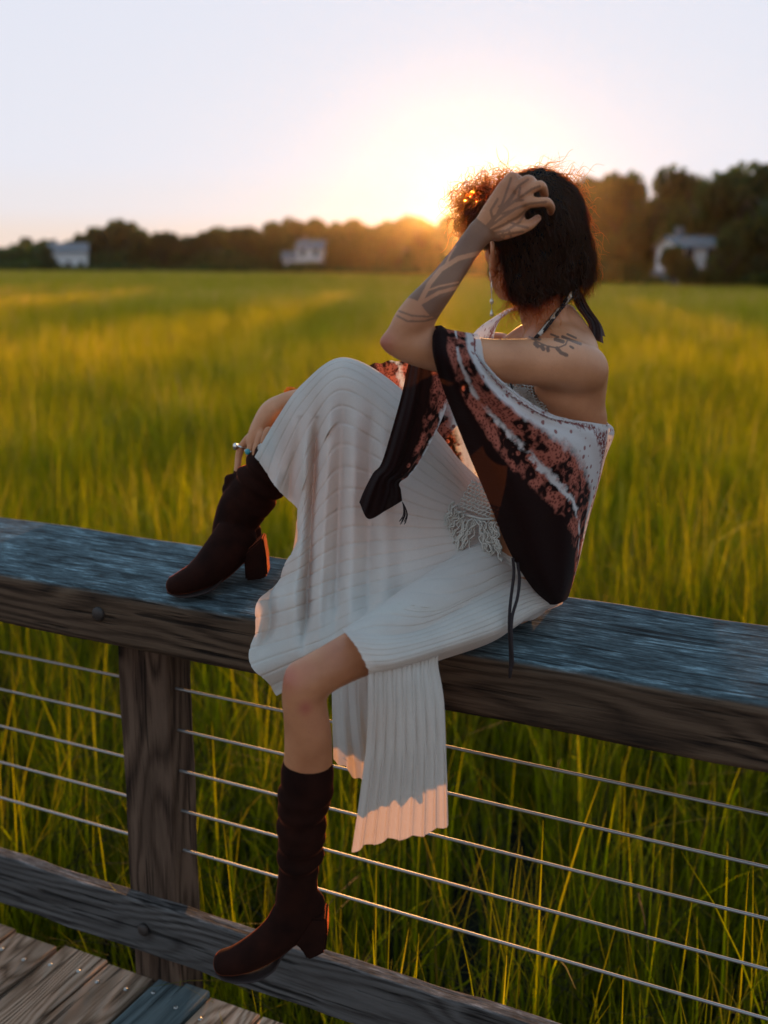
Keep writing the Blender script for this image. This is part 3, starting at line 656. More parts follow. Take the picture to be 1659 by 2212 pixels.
parts.append(tube(np.array([hd(0.080, 0, -0.010), hd(0.092, 0, -0.030), hd(0.101, 0, -0.048), hd(0.088, 0, -0.054)]), [0.007, 0.009, 0.011, 0.008], 10))
parts.append(ellip(hd(0.080, 0, -0.078), np.array([HF * 0.010, HL * 0.024, HU * 0.006]))); parts.append(ellip(hd(0.078, 0, -0.090), np.array([HF * 0.010, HL * 0.020, HU * 0.007])))
body_me = remesh(parts, 0.0032, 4, 'person')
def relax(me, wfun, iters):
    v = mverts(me); e = np.empty(len(me.edges) * 2, dtype=np.int64); me.edges.foreach_get('vertices', e); e = e.reshape(-1, 2)
    w = wfun(PROJ(v), (v - CAM) @ NV)[:, None]; deg = np.bincount(e.ravel(), minlength=len(v))[:, None].astype(float)
    for _ in range(iters):
        acc = np.stack([np.bincount(e[:, 0], v[e[:, 1], k], len(v)) + np.bincount(e[:, 1], v[e[:, 0], k], len(v)) for k in range(3)], 1)
        v = v + w * 0.6 * (acc / np.maximum(deg, 1) - v)
    me.vertices.foreach_set('co', v.ravel()); me.update()
def boxw(p, x0, x1, y0, y1, s=25.0): return np.clip((p[:, 0] - x0) / s, 0, 1) * np.clip((x1 - p[:, 0]) / s, 0, 1) * np.clip((p[:, 1] - y0) / s, 0, 1) * np.clip((y1 - p[:, 1]) / s, 0, 1)
relax(body_me, lambda p, d: np.maximum(np.maximum(boxw(p, 1120, 1400, 690, 1100), boxw(p, 560, 860, 1340, 1650)), boxw(p, 800, 1000, 640, 830) * 0.6), 45)
# finer faces where the tattoos are
_v = mverts(body_me); _p = PROJ(_v); _d = (_v - CAM) @ NV
_m = ((_d < 1.95) & (_p[:, 1] < 720) & (_p[:, 0] < 1205) & (_p[:, 0] > 840)) | ((_d < 2.0) & (_p[:, 0] > 1125) & (_p[:, 0] < 1270) & (_p[:, 1] > 705) & (_p[:, 1] < 785))
bm = bmesh.new(); bm.from_mesh(body_me); bm.verts.ensure_lookup_table()
fs = [f_ for f_ in bm.faces if all(_m[q.index] for q in f_.verts)]
bmesh.ops.subdivide_edges(bm, edges=list({e_ for f_ in fs for e_ in f_.edges}), cuts=2, use_grid_fill=True)
bm.to_mesh(body_me); bm.free(); body_me.polygons.foreach_set('use_smooth', [True] * len(body_me.polygons)); body_me.update()

# tattoo ink, placed on the skin once as a per-vertex attribute
bv = mverts(body_me); bn = mnorms(body_me); bp = PROJ(bv); bd = (bv - CAM) @ NV
def dist_poly(p, L):
    L = np.asarray(L, float); best = np.full(len(p), 1e9)
    for a_, b_ in zip(L[:-1], L[1:]):
        ab = b_ - a_; t = np.clip(((p - a_) @ ab) / (ab @ ab + 1e-9), 0, 1)
        best = np.minimum(best, np.linalg.norm(p - (a_ + t[:, None] * ab), axis=1))
    return best
ink = np.zeros(len(bv))
arm = (bd < 1.93) & (bp[:, 1] < 760) & (bp[:, 0] < 1200)
ax0 = np.array([862.0, 736.0]); axd = np.array([0.608, -0.794]); an = np.array([0.794, 0.608])
al = (bp - ax0) @ axd; ac = (bp - ax0) @ an
dark = arm & (np.abs(ac) < 60) & (al > 88 + 0.10 * ac - 6 * np.sin(ac / 14)) & (al < 345)
ink[dark] = 0.60
ink[arm & (al > 345)] = 0.0
for L_, w_ in (([(905, 657), (928, 612), (952, 582), (990, 558), (1040, 546), (1062, 545)], 5.2), ([(908, 655), (948, 632), (985, 622), (1010, 612)], 4.0), ([(922, 628), (950, 618), (990, 610)], 2.0), ([(960, 577), (975, 545), (984, 532)], 2.2)):
    k = arm & (dist_poly(bp, L_) < w_); ink[k] = 0.0
for L_ in ([(858, 682), (880, 694), (915, 694), (950, 685)], [(862, 672), (890, 682), (925, 684), (955, 676)]):
    k = arm & (dist_poly(bp, L_) < 2.2); ink[k] = 0.55
# branching roots over the back of the hand
hand = arm & (al > 288)
ink[hand] = 0.0
roots = [[(1045, 495), (1070, 470), (1085, 440), (1095, 412), (1104, 385)], [(1045, 495), (1080, 455), (1100, 430), (1120, 402), (1140, 388)], [(1050, 492), (1090, 450), (1118, 430), (1150, 408), (1166, 402)],
         [(1050, 495), (1085, 470), (1115, 450), (1145, 440), (1180, 436)], [(1055, 500), (1090, 485), (1120, 468), (1135, 455)], [(1060, 505), (1095, 498), (1122, 480), (1132, 465)], [(1062, 512), (1100, 505), (1130, 500)],
         [(1066, 480), (1060, 455), (1075, 430)], [(1085, 462), (1105, 455), (1128, 445)], [(1098, 478), (1118, 487), (1140, 492)], [(1078, 446), (1098, 440), (1112, 418)], [(1100, 500), (1104, 512)], [(1085, 500), (1088, 512)], [(1120, 425), (1124, 405)], [(1108, 435), (1130, 432)]]
for L_ in roots: ink[hand & (dist_poly(bp, L_) < 2.7)] = 0.5
ink[hand & (al < 312)] = np.maximum(ink[hand & (al < 312)], 0.58)
for L_ in ([(1018, 503), (1045, 500)],): pass
# leafy sprig on the shoulder
sh = (bd < 2.02) & (bp[:, 0] > 1120) & (bp[:, 1] > 690) & (bp[:, 1] < 800)
for L_, w_ in (([(1143, 727), (1160, 738), (1180, 747), (1205, 752), (1222, 744), (1226, 735)], 1.6), ([(1203, 752), (1212, 762), (1224, 767)], 4.0), ([(1156, 742), (1162, 748)], 4.5), ([(1170, 748), (1174, 754)], 4.5), ([(1183, 752), (1184, 757)], 4.0), ([(1150, 731), (1166, 733)], 3.2), ([(1200, 733), (1216, 738)], 4.2), ([(1215, 727), (1236, 736), (1254, 743)], 3.2), ([(1226, 722), (1244, 730)], 2.4), ([(1232, 748), (1238, 752)], 2.4), ([(1190, 722), (1206, 728)], 2.2)):
    ink[sh & (dist_poly(bp, L_) < w_)] = 0.75
set_attr(body_me, 'ink', ink)
fl = np.zeros(len(bv))
for (fx, fy, fr2, fa) in ((622, 1462, 34, 0.8), (660, 1530, 16, 0.9), (655, 1440, 30, 0.4), (826, 742, 26, 0.8), (690, 1560, 40, 0.25), (720, 1400, 40, 0.3)):
    fl = np.maximum(fl, fa * np.exp(-((bp[:, 0] - fx) ** 2 + (bp[:, 1] - fy) ** 2) / fr2 ** 2) * (bd < 1.9))
set_attr(body_me, 'flush', fl)
m, ns, ls, b = newmat('skin')
tcn = node(ns, 'ShaderNodeTexCoord'); n1 = node(ns, 'ShaderNodeTexNoise'); n1.inputs['Scale'].default_value = 9; n1.inputs['Detail'].default_value = 6; ls.new(tcn.outputs['Object'], n1.inputs['Vector'])
n2 = node(ns, 'ShaderNodeTexNoise'); n2.inputs['Scale'].default_value = 320; n2.inputs['Detail'].default_value = 3; ls.new(tcn.outputs['Object'], n2.inputs['Vector'])
c = ramp(ns, ls, n1.outputs['Fac'], [(0.30, (0.36, 0.135, 0.058)), (0.5, (0.49, 0.21, 0.098)), (0.70, (0.60, 0.275, 0.14))])
c = mixc(ns, ls, ramp(ns, ls, n2.outputs['Fac'], [(0.55, g3(0)), (0.75, g3(0.25))]), c, (0.30, 0.12, 0.08))
fa_ = node(ns, 'ShaderNodeAttribute', attribute_name='flush'); c = mixc(ns, ls, fa_.outputs['Fac'], c, (0.40, 0.115, 0.075))
at = node(ns, 'ShaderNodeAttribute', attribute_name='ink')
c = mixc(ns, ls, at.outputs['Fac'], c, (0.026, 0.018, 0.015))
ls.new(c, b.inputs['Base Color']); b.inputs['Roughness'].default_value = 0.48; b.inputs['Specular IOR Level'].default_value = 0.4
b.inputs['Subsurface Weight'].default_value = 0.12; b.inputs['Subsurface Radius'].default_value = (0.012, 0.005, 0.003); b.inputs['Subsurface Scale'].default_value = 0.6
bpn = node(ns, 'ShaderNodeBump'); bpn.inputs['Strength'].default_value = 0.3; bpn.inputs['Distance'].default_value = 0.001; ls.new(n2.outputs['Fac'], bpn.inputs['Height']); ls.new(bpn.outputs[0], b.inputs['Normal'])
SKIN = m; body_me.materials.append(SKIN)
person = obj_from_mesh('person', body_me)
tag(person, 'person in a white skirt and patterned shawl sitting on the railing, hand in hair', 'person')
TORSO_ = None
BVH = BVHTree.FromPolygons([Vector(v) for v in bv], [tuple(p.vertices) for p in body_me.polygons])
def hit(px, py):
    d = Vector(ray(px, py)).normalized(); h = BVH.ray_cast(Vector(CAM), d); return h[0]
def on_torso(px, py, off, default):
    o_ = PD(px, py, 1.90); h = BVH.ray_cast(Vector(o_), Vector(ray(px, py)).normalized())[0]
    return (dep(np.array(h)) if h is not None else default) - off
def on_body(px, py, off, default):
    h = hit(px, py)
    return (dep(np.array(h)) if h is not None else default) - off

# ------------------------------------------------------------------ cloth
def sheet(ctrl, nu, nv, disp=None, push=None, rib=None, smooth=6):
    """smooth dense sheet from a control grid of (px, py, depth); folds by disp, kept off the body by push, rib relief last"""
    Cg = np.array(ctrl, float); R1 = np.stack([catmull(Cg[:, j], nu) for j in range(Cg.shape[1])], 1)
    R2 = np.stack([catmull(R1[i], nv) for i in range(nu)], 0)
    U, Vv = np.meshgrid(np.linspace(0, 1, nu), np.linspace(0, 1, nv), indexing='ij')
    x, y, d = R2[..., 0].ravel(), R2[..., 1].ravel(), R2[..., 2].ravel(); u, v = U.ravel(), Vv.ravel()
    if disp is not None:
        a_, b_, c_ = disp(x, y, u, v); x = x + a_; y = y + b_; d = d + c_
    P3 = PDarr(x, y, d)
    if push is not None:
        for it in range(2):
            mv = np.zeros(len(P3))
            for i, q in enumerate(P3):
                co, no, _, ds = BVH.find_nearest(Vector(q), 0.12)
                if co is None: continue
                s_ = (Vector(q) - co).dot(no)
                if s_ < push: P3[i] = np.array(co + no * push); mv[i] = 1
            G = P3.reshape(nu, nv, 3); w = mv.reshape(nu, nv).copy()
            for _ in range(4):
                w[1:-1] = np.maximum(w[1:-1], 0.8 * np.maximum(w[:-2], w[2:])); w[:, 1:-1] = np.maximum(w[:, 1:-1], 0.8 * np.maximum(w[:, :-2], w[:, 2:]))
            for _ in range(smooth if it == 0 else 2):
                H = G.copy(); H[1:-1, 1:-1] = (G[:-2, 1:-1] + G[2:, 1:-1] + G[1:-1, :-2] + G[1:-1, 2:]) / 4; G = G + w[..., None] * (H - G)
            P3 = G.reshape(-1, 3)
    if rib is not None:
        G = P3.reshape(nu, nv, 3); nn = np.cross(np.gradient(G, axis=0), np.gradient(G, axis=1)); nn /= np.linalg.norm(nn, axis=2)[..., None] + 1e-12
        nn = nn.reshape(-1, 3); sg = np.sign(((CAM - P3) * nn).sum(1).mean()); P3 = P3 + nn * sg * rib(u, v)[:, None]
    F = [[i * nv + j, i * nv + j + 1, (i + 1) * nv + j + 1, (i + 1) * nv + j] for i in range(nu - 1) for j in range(nv - 1)]
    return P3, F, u, v
def cloth_obj(name, sheets, mat, parent):
    V = []; F = []; U = []; W = []; o = 0
    for (p3, f, u, v) in sheets:
        V.append(p3); F += [[i + o for i in q] for q in f]; U.append(u); W.append(v); o += len(p3)
    me = mkmesh(name, np.concatenate(V), F, mat, smooth=True)
    set_attr(me, 'cu', np.concatenate(U)); set_attr(me, 'cv', np.concatenate(W))
    return obj_from_mesh(name, me, parent)
def groove(t, w): return np.exp(-((t - np.round(t)) / w) ** 2)

# knitted skirt cloth: 'rib' attribute counts ribs
def cloth_mat(name, col, trans, tcol, rough=0.85, ribs=True):
    m, ns, ls, b = newmat(name)
    tcn = node(ns, 'ShaderNodeTexCoord'); n1 = node(ns, 'ShaderNodeTexNoise'); n1.inputs['Scale'].default_value = 14; n1.inputs['Detail'].default_value = 5; ls.new(tcn.outputs['Object'], n1.inputs['Vector'])
    n2 = node(ns, 'ShaderNodeTexNoise'); n2.inputs['Scale'].default_value = 700; n2.inputs['Detail'].default_value = 2; ls.new(tcn.outputs['Object'], n2.inputs['Vector'])
    c = ramp(ns, ls, n1.outputs['Fac'], [(0.3, tuple(x * 0.93 for x in col)), (0.7, tuple(min(1, x * 1.05) for x in col))])
    c = mixc(ns, ls, ramp(ns, ls, n2.outputs['Fac'], [(0.35, g3(0.35)), (0.6, g3(0))]), c, tuple(x * 0.7 for x in col))
    ls.new(c, b.inputs['Base Color']); b.inputs['Roughness'].default_value = rough; b.inputs['Specular IOR Level'].default_value = 0.15
    b.inputs['Sheen Weight'].default_value = 0.25; b.inputs['Sheen Roughness'].default_value = 0.5
    bpn = node(ns, 'ShaderNodeBump'); bpn.inputs['Strength'].default_value = 0.6; bpn.inputs['Distance'].default_value = 0.001; ls.new(n2.outputs['Fac'], bpn.inputs['Height']); ls.new(bpn.outputs[0], b.inputs['Normal'])
    tr = node(ns, 'ShaderNodeBsdfTranslucent'); tr.inputs['Color'].default_value = (*tcol, 1)
    mx = node(ns, 'ShaderNodeMixShader'); mx.inputs[0].default_value = trans
    ls.new(b.outputs[0], mx.inputs[1]); ls.new(tr.outputs[0], mx.inputs[2]); ls.new(mx.outputs[0], ns['Material Output'].inputs['Surface'])
    return m
KNIT = cloth_mat('ribbed_knit', (0.70, 0.66, 0.595), 0.34, (0.75, 0.54, 0.40))

A = [
 [(1045, 1300, 2.13), (950, 1285, 2.17), (850, 1285, 2.21), (765, 1275, 2.23), (725, 1268, 2.25), (682, 1272, 2.255), (612, 1266, 2.265)],
 [(1035, 1085, 2.17), (940, 1010, 2.24), (850, 915, 2.28), (770, 855, 2.30), (700, 915, 2.33), (655, 1000, 2.34), (645, 1080, 2.34)],
 [(1035, 1066, 2.14), (950, 958, 2.20), (860, 845, 2.25), (748, 786, 2.27), (662, 852, 2.295), (607, 935, 2.30), (570, 1005, 2.30)],
 [(1035, 1055, 2.10), (955, 945, 2.14), (850, 832, 2.17), (740, 774, 2.19), (652, 832, 2.215), (594, 912, 2.235), (552, 985, 2.24)],
 [(1033, 1068, 2.06), (950, 978, 2.06), (850, 880, 2.09), (738, 815, 2.125), (660, 890, 2.15), (615, 975, 2.175), (590, 1045, 2.185)],
 [(1030, 1092, 2.035), (945, 1040, 2.03), (850, 975, 2.05), (738, 915, 2.08), (688, 980, 2.10), (655, 1055, 2.115), (640, 1102, 2.12)],
 [(1032, 1120, 2.015), (940, 1103, 1.995), (850, 1075, 2.005), (750, 1055, 2.03), (700, 1085, 2.05), (665, 1135, 2.065), (638, 1172, 2.075)],
 [(1042, 1150, 1.99), (940, 1160, 1.965), (850, 1165, 1.965), (755, 1175, 1.985), (700, 1195, 2.00), (650, 1225, 2.01), (600, 1248, 2.02)],
 [(1058, 1180, 1.965), (950, 1215, 1.925), (860, 1243, 1.905), (760, 1268, 1.915), (695, 1290, 1.935), (625, 1315, 1.955), (550, 1332, 1.96)],
 [(1078, 1215, 1.935), (970, 1262, 1.87), (880, 1302, 1.825), (780, 1335, 1.80), (700, 1380, 1.845), (620, 1410, 1.89), (547, 1436, 1.91)],
 [(1100, 1248, 1.905), (1000, 1296, 1.815), (900, 1338, 1.735), (805, 1352, 1.70), (735, 1400, 1.79), (660, 1465, 1.86), (600, 1502, 1.885)]]
A = [[(r_[0][0] + w_, r_[0][1] - 0.25 * w_, r_[0][2] + 0.03)] + r_ for r_, w_ in zip(A, [50, 30, 20, 20, 20, 25, 35, 55, 70, 75, 75])]
NR_A = 30.0
def ribs(n, k='u', dp=0.0020):
    def fn(u, v):
        t = (u if k == 'u' else v) * n; return -dp * groove(t, 0.06) + 0.0003 * np.abs(np.sin(math.pi * t))
    return fn
def dispA(x, y, u, v):
    # hanging folds between the knees plus rib grooves
    zone = np.clip((u - 0.37) / 0.12, 0, 1) * np.clip((v - 0.38) / 0.15, 0, 1)
    f = np.zeros_like(x)
    for xf, sl, w, a_ in ((676, -0.055, 9, 0.040), (702, -0.05, 13, -0.022), (652, -0.07, 13, -0.020), (735, -0.03, 12, 0.020), (762, -0.03, 16, -0.018), (800, -0.02, 14, 0.016), (832, 0.0, 20, -0.012), (622, -0.16, 11, 0.026), (590, -0.12, 14, -0.020), (870, 0.04, 22, 0.014)):
        xc = xf + sl * (y - 1080); f += a_ * np.exp(-((x - xc) / w) ** 2) * np.clip((y - 850) / 150, 0, 1) * np.clip((1420 - y) / 120, 0, 1)
    f = f * np.clip(zone + 0.25 * (y > 900) * (v > 0.35), 0, 1)
    # soft crumples by the lap
    f += 0.004 * np.sin((x * 0.6 - y) / 26.0) * np.clip((y - 950) / 100, 0, 1) * np.clip(1 - v * 1.6, 0, 1)
    # folds that fall straight from the knee
    kf = np.clip((v - 0.45) / 0.2, 0, 1) * (u < 0.5)
    f += 0.011 * np.sin((x - 0.25 * (y - 800)) / 12.5 + 0.8 * np.sin(y / 70)) * kf * np.clip((y - 800) / 120, 0, 1)
    hemw = np.clip((v - 0.9) / 0.1, 0, 1)
    lo = np.clip((u - 0.62) / 0.1, 0, 1) * np.clip((v - 0.72) / 0.28, 0, 1)
    f = f + 0.010 * lo * np.sin(u * 46)
    return 3 * hemw * np.sin(u * 55) + 4 * lo * np.sin(u * 46 + 1.2), 2.5 * hemw * np.sin(u * 71) + 3 * lo * np.cos(u * 46), f
B_ = [
 [(1092, 1240, 1.915), (1000, 1290, 1.825), (900, 1332, 1.745), (805, 1345, 1.715), (738, 1358, 1.69)],
 [(1100, 1250, 1.90), (1002, 1298, 1.81), (902, 1340, 1.73), (808, 1354, 1.695), (742, 1362, 1.665)],
 [(1128, 1282, 1.875), (1022, 1322, 1.775), (905, 1368, 1.68), (822, 1378, 1.635), (752, 1374, 1.61)],
 [(1148, 1302, 1.87), (1048, 1346, 1.76), (925, 1388, 1.66), (835, 1408, 1.605), (774, 1404, 1.585)],
 [(1165, 1320, 1.885), (1072, 1370, 1.78), (948, 1411, 1.675), (855, 1440, 1.61), (796, 1450, 1.585)],
 [(1140, 1335, 1.95), (1062, 1388, 1.88), (948, 1428, 1.80), (862, 1458, 1.73), (800, 1475, 1.68)]]
B_ = [[(r_[0][0] + w_, r_[0][1] + h_, r_[0][2] + 0.035)] + r_ for r_, w_, h_ in zip(B_, (62, 66, 66, 62, 50, 50), (-12, -12, -12, -10, -16, -20))]
def dispB(x, y, u, v):
    hem = np.clip((v - 0.93) / 0.07, 0, 1)
    return 1.5 * hem * np.sin(u * 90), 0 * x, -0.004 * hem + 0.003 * np.sin((x + y) / 40) * (1 - v)
Cc = [
 [(797, 1440, 1.60), (850, 1428, 1.63), (905, 1415, 1.675), (950, 1406, 1.705)],
 [(797, 1490, 1.582), (850, 1470, 1.612), (905, 1455, 1.645), (948, 1435, 1.69)],
 [(795, 1580, 1.582), (850, 1560, 1.605), (908, 1535, 1.635), (962, 1515, 1.67)],
 [(785, 1690, 1.585), (845, 1675, 1.60), (910, 1660, 1.625), (968, 1645, 1.65)],
 [(763, 1838, 1.59), (832, 1816, 1.60), (905, 1806, 1.615), (972, 1780, 1.635)]]
def dispC(x, y, u, v):
    k = np.clip((u - 0.08) / 0.5, 0, 1)
    pl = 0.0065 * (np.abs(((v * 8.0 + 0.15 * np.sin(u * 5)) % 1) - 0.5) * 2 - 0.5) * k
    tw = 0.012 * np.sin(v * 5 + 1.2) * k
    return -2.5 * k * np.cos(2 * math.pi * v * 8), 4 * k ** 4 * np.sin(2 * math.pi * v * 4.3 + 1.0) * np.clip((u - 0.75) * 4, 0, 1), pl + tw + 0.002 * groove(v * 8 + 0.5, 0.1)
Dd = [
 [(715, 1470, 1.80), (770, 1455, 1.77), (840, 1440, 1.77), (910, 1425, 1.80)],
 [(718, 1560, 1.78), (775, 1560, 1.74), (840, 1560, 1.73), (915, 1560, 1.75)],
 [(722, 1640, 1.76), (790, 1690, 1.71), (850, 1660, 1.72), (920, 1640, 1.74)]]
def dispD(x, y, u, v): return 0 * x, 5 * np.sin(v * 40) * (u > 0.9), 0.008 * np.sin(v * 34) * u
skirt = cloth_obj('skirt', [sheet(A, 430, 200, dispA, 0.006, ribs(NR_A)), sheet(B_, 200, 120, dispB, 0.006, ribs(14)), sheet(Cc, 120, 190, dispC, None, ribs(16, 'v', 0.0012)), sheet(Dd, 50, 110, dispD, None, ribs(9, 'v', 0.0016))], KNIT, person)
skirt['label'] = 'long off white ribbed knit skirt draped over both knees'

# shawl with printed bands: cv runs from the dark border (0) to the dotted upper edge (1)
m, ns, ls, b = newmat('printed_shawl')
au = node(ns, 'ShaderNodeAttribute', attribute_name='cu'); av = node(ns, 'ShaderNodeAttribute', attribute_name='cv')
tcn = node(ns, 'ShaderNodeTexCoord')
def noi(scale, det=4, rough=0.6):
    n = node(ns, 'ShaderNodeTexNoise'); n.inputs['Scale'].default_value = scale; n.inputs['Detail'].default_value = det; n.inputs['Roughness'].default_value = rough; ls.new(tcn.outputs['Object'], n.inputs['Vector']); return n.outputs['Fac']
nA, nB, nC = noi(30), noi(75), noi(210, 3)
vv = math_n(ns, ls, 'ADD', av.outputs['Fac'], math_n(ns, ls, 'MULTIPLY', math_n(ns, ls, 'SUBTRACT', nA, 0.5), 0.10))
vv = math_n(ns, ls, 'ADD', vv, math_n(ns, ls, 'MULTIPLY', math_n(ns, ls, 'SUBTRACT', nB, 0.5), 0.07))
BR = (0.015, 0.0045, 0.004); MAR = (0.085, 0.012, 0.010); PK = (0.50, 0.155, 0.105); WH = (0.74, 0.72, 0.71)
# pink ground broken by maroon speckle
vo = node(ns, 'ShaderNodeTexVoronoi', feature='F1'); vo.inputs['Scale'].default_value = 190; ls.new(tcn.outputs['Object'], vo.inputs['Vector'])
spk = ramp(ns, ls, math_n(ns, ls, 'ADD', vo.outputs['Distance'], math_n(ns, ls, 'MULTIPLY', nC, 0.5)), [(0.50, g3(1)), (0.80, g3(0))])
pinkc = mixc(ns, ls, math_n(ns, ls, 'MULTIPLY', spk, 0.85), PK, MAR)
# dark flower clusters with pale hearts
vf = node(ns, 'ShaderNodeTexVoronoi', feature='F1'); vf.inputs['Scale'].default_value = 46; ls.new(tcn.outputs['Object'], vf.inputs['Vector'])
clus = ramp(ns, ls, noi(20, 2), [(0.46, g3(0)), (0.52, g3(1))])
ring = ramp(ns, ls, vf.outputs['Distance'], [(0.16, g3(0)), (0.26, g3(1)), (0.55, g3(1)), (0.72, g3(0.3))])
pinkc = mixc(ns, ls, math_n(ns, ls, 'MULTIPLY', clus, ring), pinkc, BR)
# white ground with red dots
vd = node(ns, 'ShaderNodeTexVoronoi', feature='F1'); vd.inputs['Scale'].default_value = 58; vd.inputs['Randomness'].default_value = 0.35; ls.new(tcn.outputs['Object'], vd.inputs['Vector'])
dots = ramp(ns, ls, vd.outputs['Distance'], [(0.20, g3(1)), (0.27, g3(0))])
whitec = mixc(ns, ls, math_n(ns, ls, 'MULTIPLY', dots, 0.85), WH, (0.28, 0.07, 0.06))
def band(lo, hi, s=0.02):
    a_ = node(ns, 'ShaderNodeMapRange'); ls.new(vv, a_.inputs[0]); a_.inputs[1].default_value = lo - s; a_.inputs[2].default_value = lo + s
    b_ = node(ns, 'ShaderNodeMapRange'); ls.new(vv, b_.inputs[0]); b_.inputs[1].default_value = hi - s; b_.inputs[2].default_value = hi + s
    return math_n(ns, ls, 'SUBTRACT', a_.outputs[0], b_.outputs[0], True)
c = mixc(ns, ls, band(0.36, 2.0), BR, pinkc)
c = mixc(ns, ls, math_n(ns, ls, 'MULTIPLY', band(0.50, 0.55, 0.012), ramp(ns, ls, nA, [(0.38, g3(0.0)), (0.5, g3(1))])), c, WH)
c = mixc(ns, ls, band(0.74, 2.0, 0.03), c, whitec)
c = mixc(ns, ls, math_n(ns, ls, 'MULTIPLY', band(0.90, 0.945, 0.012), ramp(ns, ls, nC, [(0.40, g3(0)), (0.5, g3(1))])), c, (0.22, 0.05, 0.045))
ls.new(c, b.inputs['Base Color']); b.inputs['Roughness'].default_value = 0.85; b.inputs['Specular IOR Level'].default_value = 0.12; b.inputs['Sheen Weight'].default_value = 0.05
bpn = node(ns, 'ShaderNodeBump'); bpn.inputs['Strength'].default_value = 0.6; bpn.inputs['Distance'].default_value = 0.002
crk = node(ns, 'ShaderNodeTexNoise'); crk.inputs['Scale'].default_value = 1; crk.inputs['Detail'].default_value = 3
mpn = node(ns, 'ShaderNodeMapping'); mpn.inputs['Scale'].default_value = (60, 60, 500); ls.new(tcn.outputs['Object'], mpn.inputs[0]); ls.new(mpn.outputs[0], crk.inputs['Vector'])
ls.new(crk.outputs['Fac'], bpn.inputs['Height']); ls.new(bpn.outputs[0], b.inputs['Normal'])
tr = node(ns, 'ShaderNodeBsdfTranslucent'); ls.new(mixc(ns, ls, 0.02, c, (0.7, 0.45, 0.3)), tr.inputs['Color'])
mx = node(ns, 'ShaderNodeMixShader'); mx.inputs[0].default_value = 0.48
ls.new(b.outputs[0], mx.inputs[1]); ls.new(tr.outputs[0], mx.inputs[2]); ls.new(mx.outputs[0], ns['Material Output'].inputs['Surface'])
SHAWL = m

S_ = [
 [(945, 790, 1.89), (962, 790, 1.89), (985, 790, 1.90), (1005, 790, 1.90), (1016, 785, 1.90), (1024, 780, 1.90), (1028, 778, 1.905)],
 [(938, 706, 1.82), (953, 703, 1.82), (973, 716, 1.825), (990, 724, 1.83), (1004, 729, 1.835), (1015, 734, 1.84), (1020, 735, 1.845)],
 [(934, 758, 1.74), (955, 764, 1.735), (980, 768, 1.74), (1006, 772, 1.745), (1026, 776, 1.75), (1042, 780, 1.758), (1046, 780, 1.77)],
 [(952, 826, 1.755), (985, 840, 1.745), (1018, 848, 1.745), (1050, 846, 1.75), (1076, 843, 1.765), (1094, 836, 1.78), (1098, 834, 1.79)],
 [(982, 905, 1.79), (1035, 925, 1.775), (1082, 924, 1.775), (1122, 912, 1.785), (1158, 900, 1.80), (1192, 900, 1.82), (1198, 897, 1.83)],
 [(1014, 985, 1.81), (1085, 1008, 1.79), (1150, 1003, 1.795), (1202, 982, 1.81), (1255, 948, 1.85), (1317, 922, 1.965), (1312, 916, 2.09)],
 [(1055, 1082, 1.825), (1125, 1090, 1.805), (1190, 1085, 1.815), (1238, 1060, 1.845), (1280, 1028, 1.90), (1305, 1000, 1.985), (1298, 992, 2.10)],
 [(1100, 1190, 1.84), (1155, 1190, 1.83), (1200, 1180, 1.84), (1238, 1160, 1.865), (1260, 1140, 1.92), (1273, 1120, 1.99), (1266, 1110, 2.10)],
 [(1148, 1268, 1.865), (1185, 1270, 1.86), (1210, 1265, 1.87), (1230, 1255, 1.895), (1241, 1240, 1.94), (1247, 1225, 1.99), (1240, 1215, 2.08)],
 [(1188, 1306, 1.885), (1200, 1306, 1.89), (1212, 1302, 1.90), (1223, 1296, 1.92), (1227, 1290, 1.955), (1229, 1285, 1.99), (1222, 1278, 2.06)]]
def dispS(x, y, u, v):
    k = np.clip((u - 0.12) / 0.1, 0, 1)
    f = 0.0085 * np.sin(v * 19 + 3.0 * u) * k * np.clip(1.35 - u, 0, 1) + 0.009 * np.sin(v * 9 - 5 * u + 0.8) * k
    f += 0.0050 * np.sin(v * 60 + 4 * np.sin(u * 6)) * np.clip((v - 0.5) * 2, 0, 1) * k      # gathered upper part
    f += 0.003 * np.sin(v * 34) * (1 - k)
    return 0 * x, 0 * x, f
T_ = [
 [(884, 775, 1.97), (905, 775, 1.95), (940, 782, 1.95), (978, 795, 1.97)],
 [(868, 850, 1.955), (895, 850, 1.925), (930, 850, 1.925), (968, 868, 1.945)],
 [(846, 930, 1.945), (875, 930, 1.915), (910, 935, 1.915), (936, 945, 1.935)],
 [(824, 1000, 1.945), (850, 1006, 1.915), (875, 1014, 1.915), (893, 1018, 1.94)],
 [(806, 1022, 1.945), (826, 1034, 1.905), (848, 1040, 1.905), (864, 1042, 1.935)],
 [(787, 1058, 1.945), (815, 1064, 1.905), (845, 1064, 1.905), (866, 1058, 1.93)],
 [(776, 1085, 1.95), (796, 1121, 1.915), (835, 1102, 1.915), (869, 1082, 1.94)]]
def dispT(x, y, u, v): return 0 * x, 0 * x, 0.006 * np.sin(v * 13 + u * 3) + 0.003 * np.sin(v * 31 - 2 * u)
Uu = [
 [(788, 790, 2.345), (835, 781, 2.335), (900, 772, 2.32), (1000, 735, 2.27)],
 [(800, 832, 2.31), (860, 850, 2.30), (930, 870, 2.27), (1010, 850, 2.22)],
 [(830, 885, 2.27), (895, 925, 2.26), (960, 945, 2.22), (1030, 950, 2.18)],
 [(880, 930, 2.24), (940, 985, 2.20), (1000, 1045, 2.17), (1045, 1068, 2.14)]]
def dispU(x, y, u, v): return 0 * x, 2 * np.sin(v * 30) * (1 - u), 0.009 * np.sin(v * 22 + u * 4)
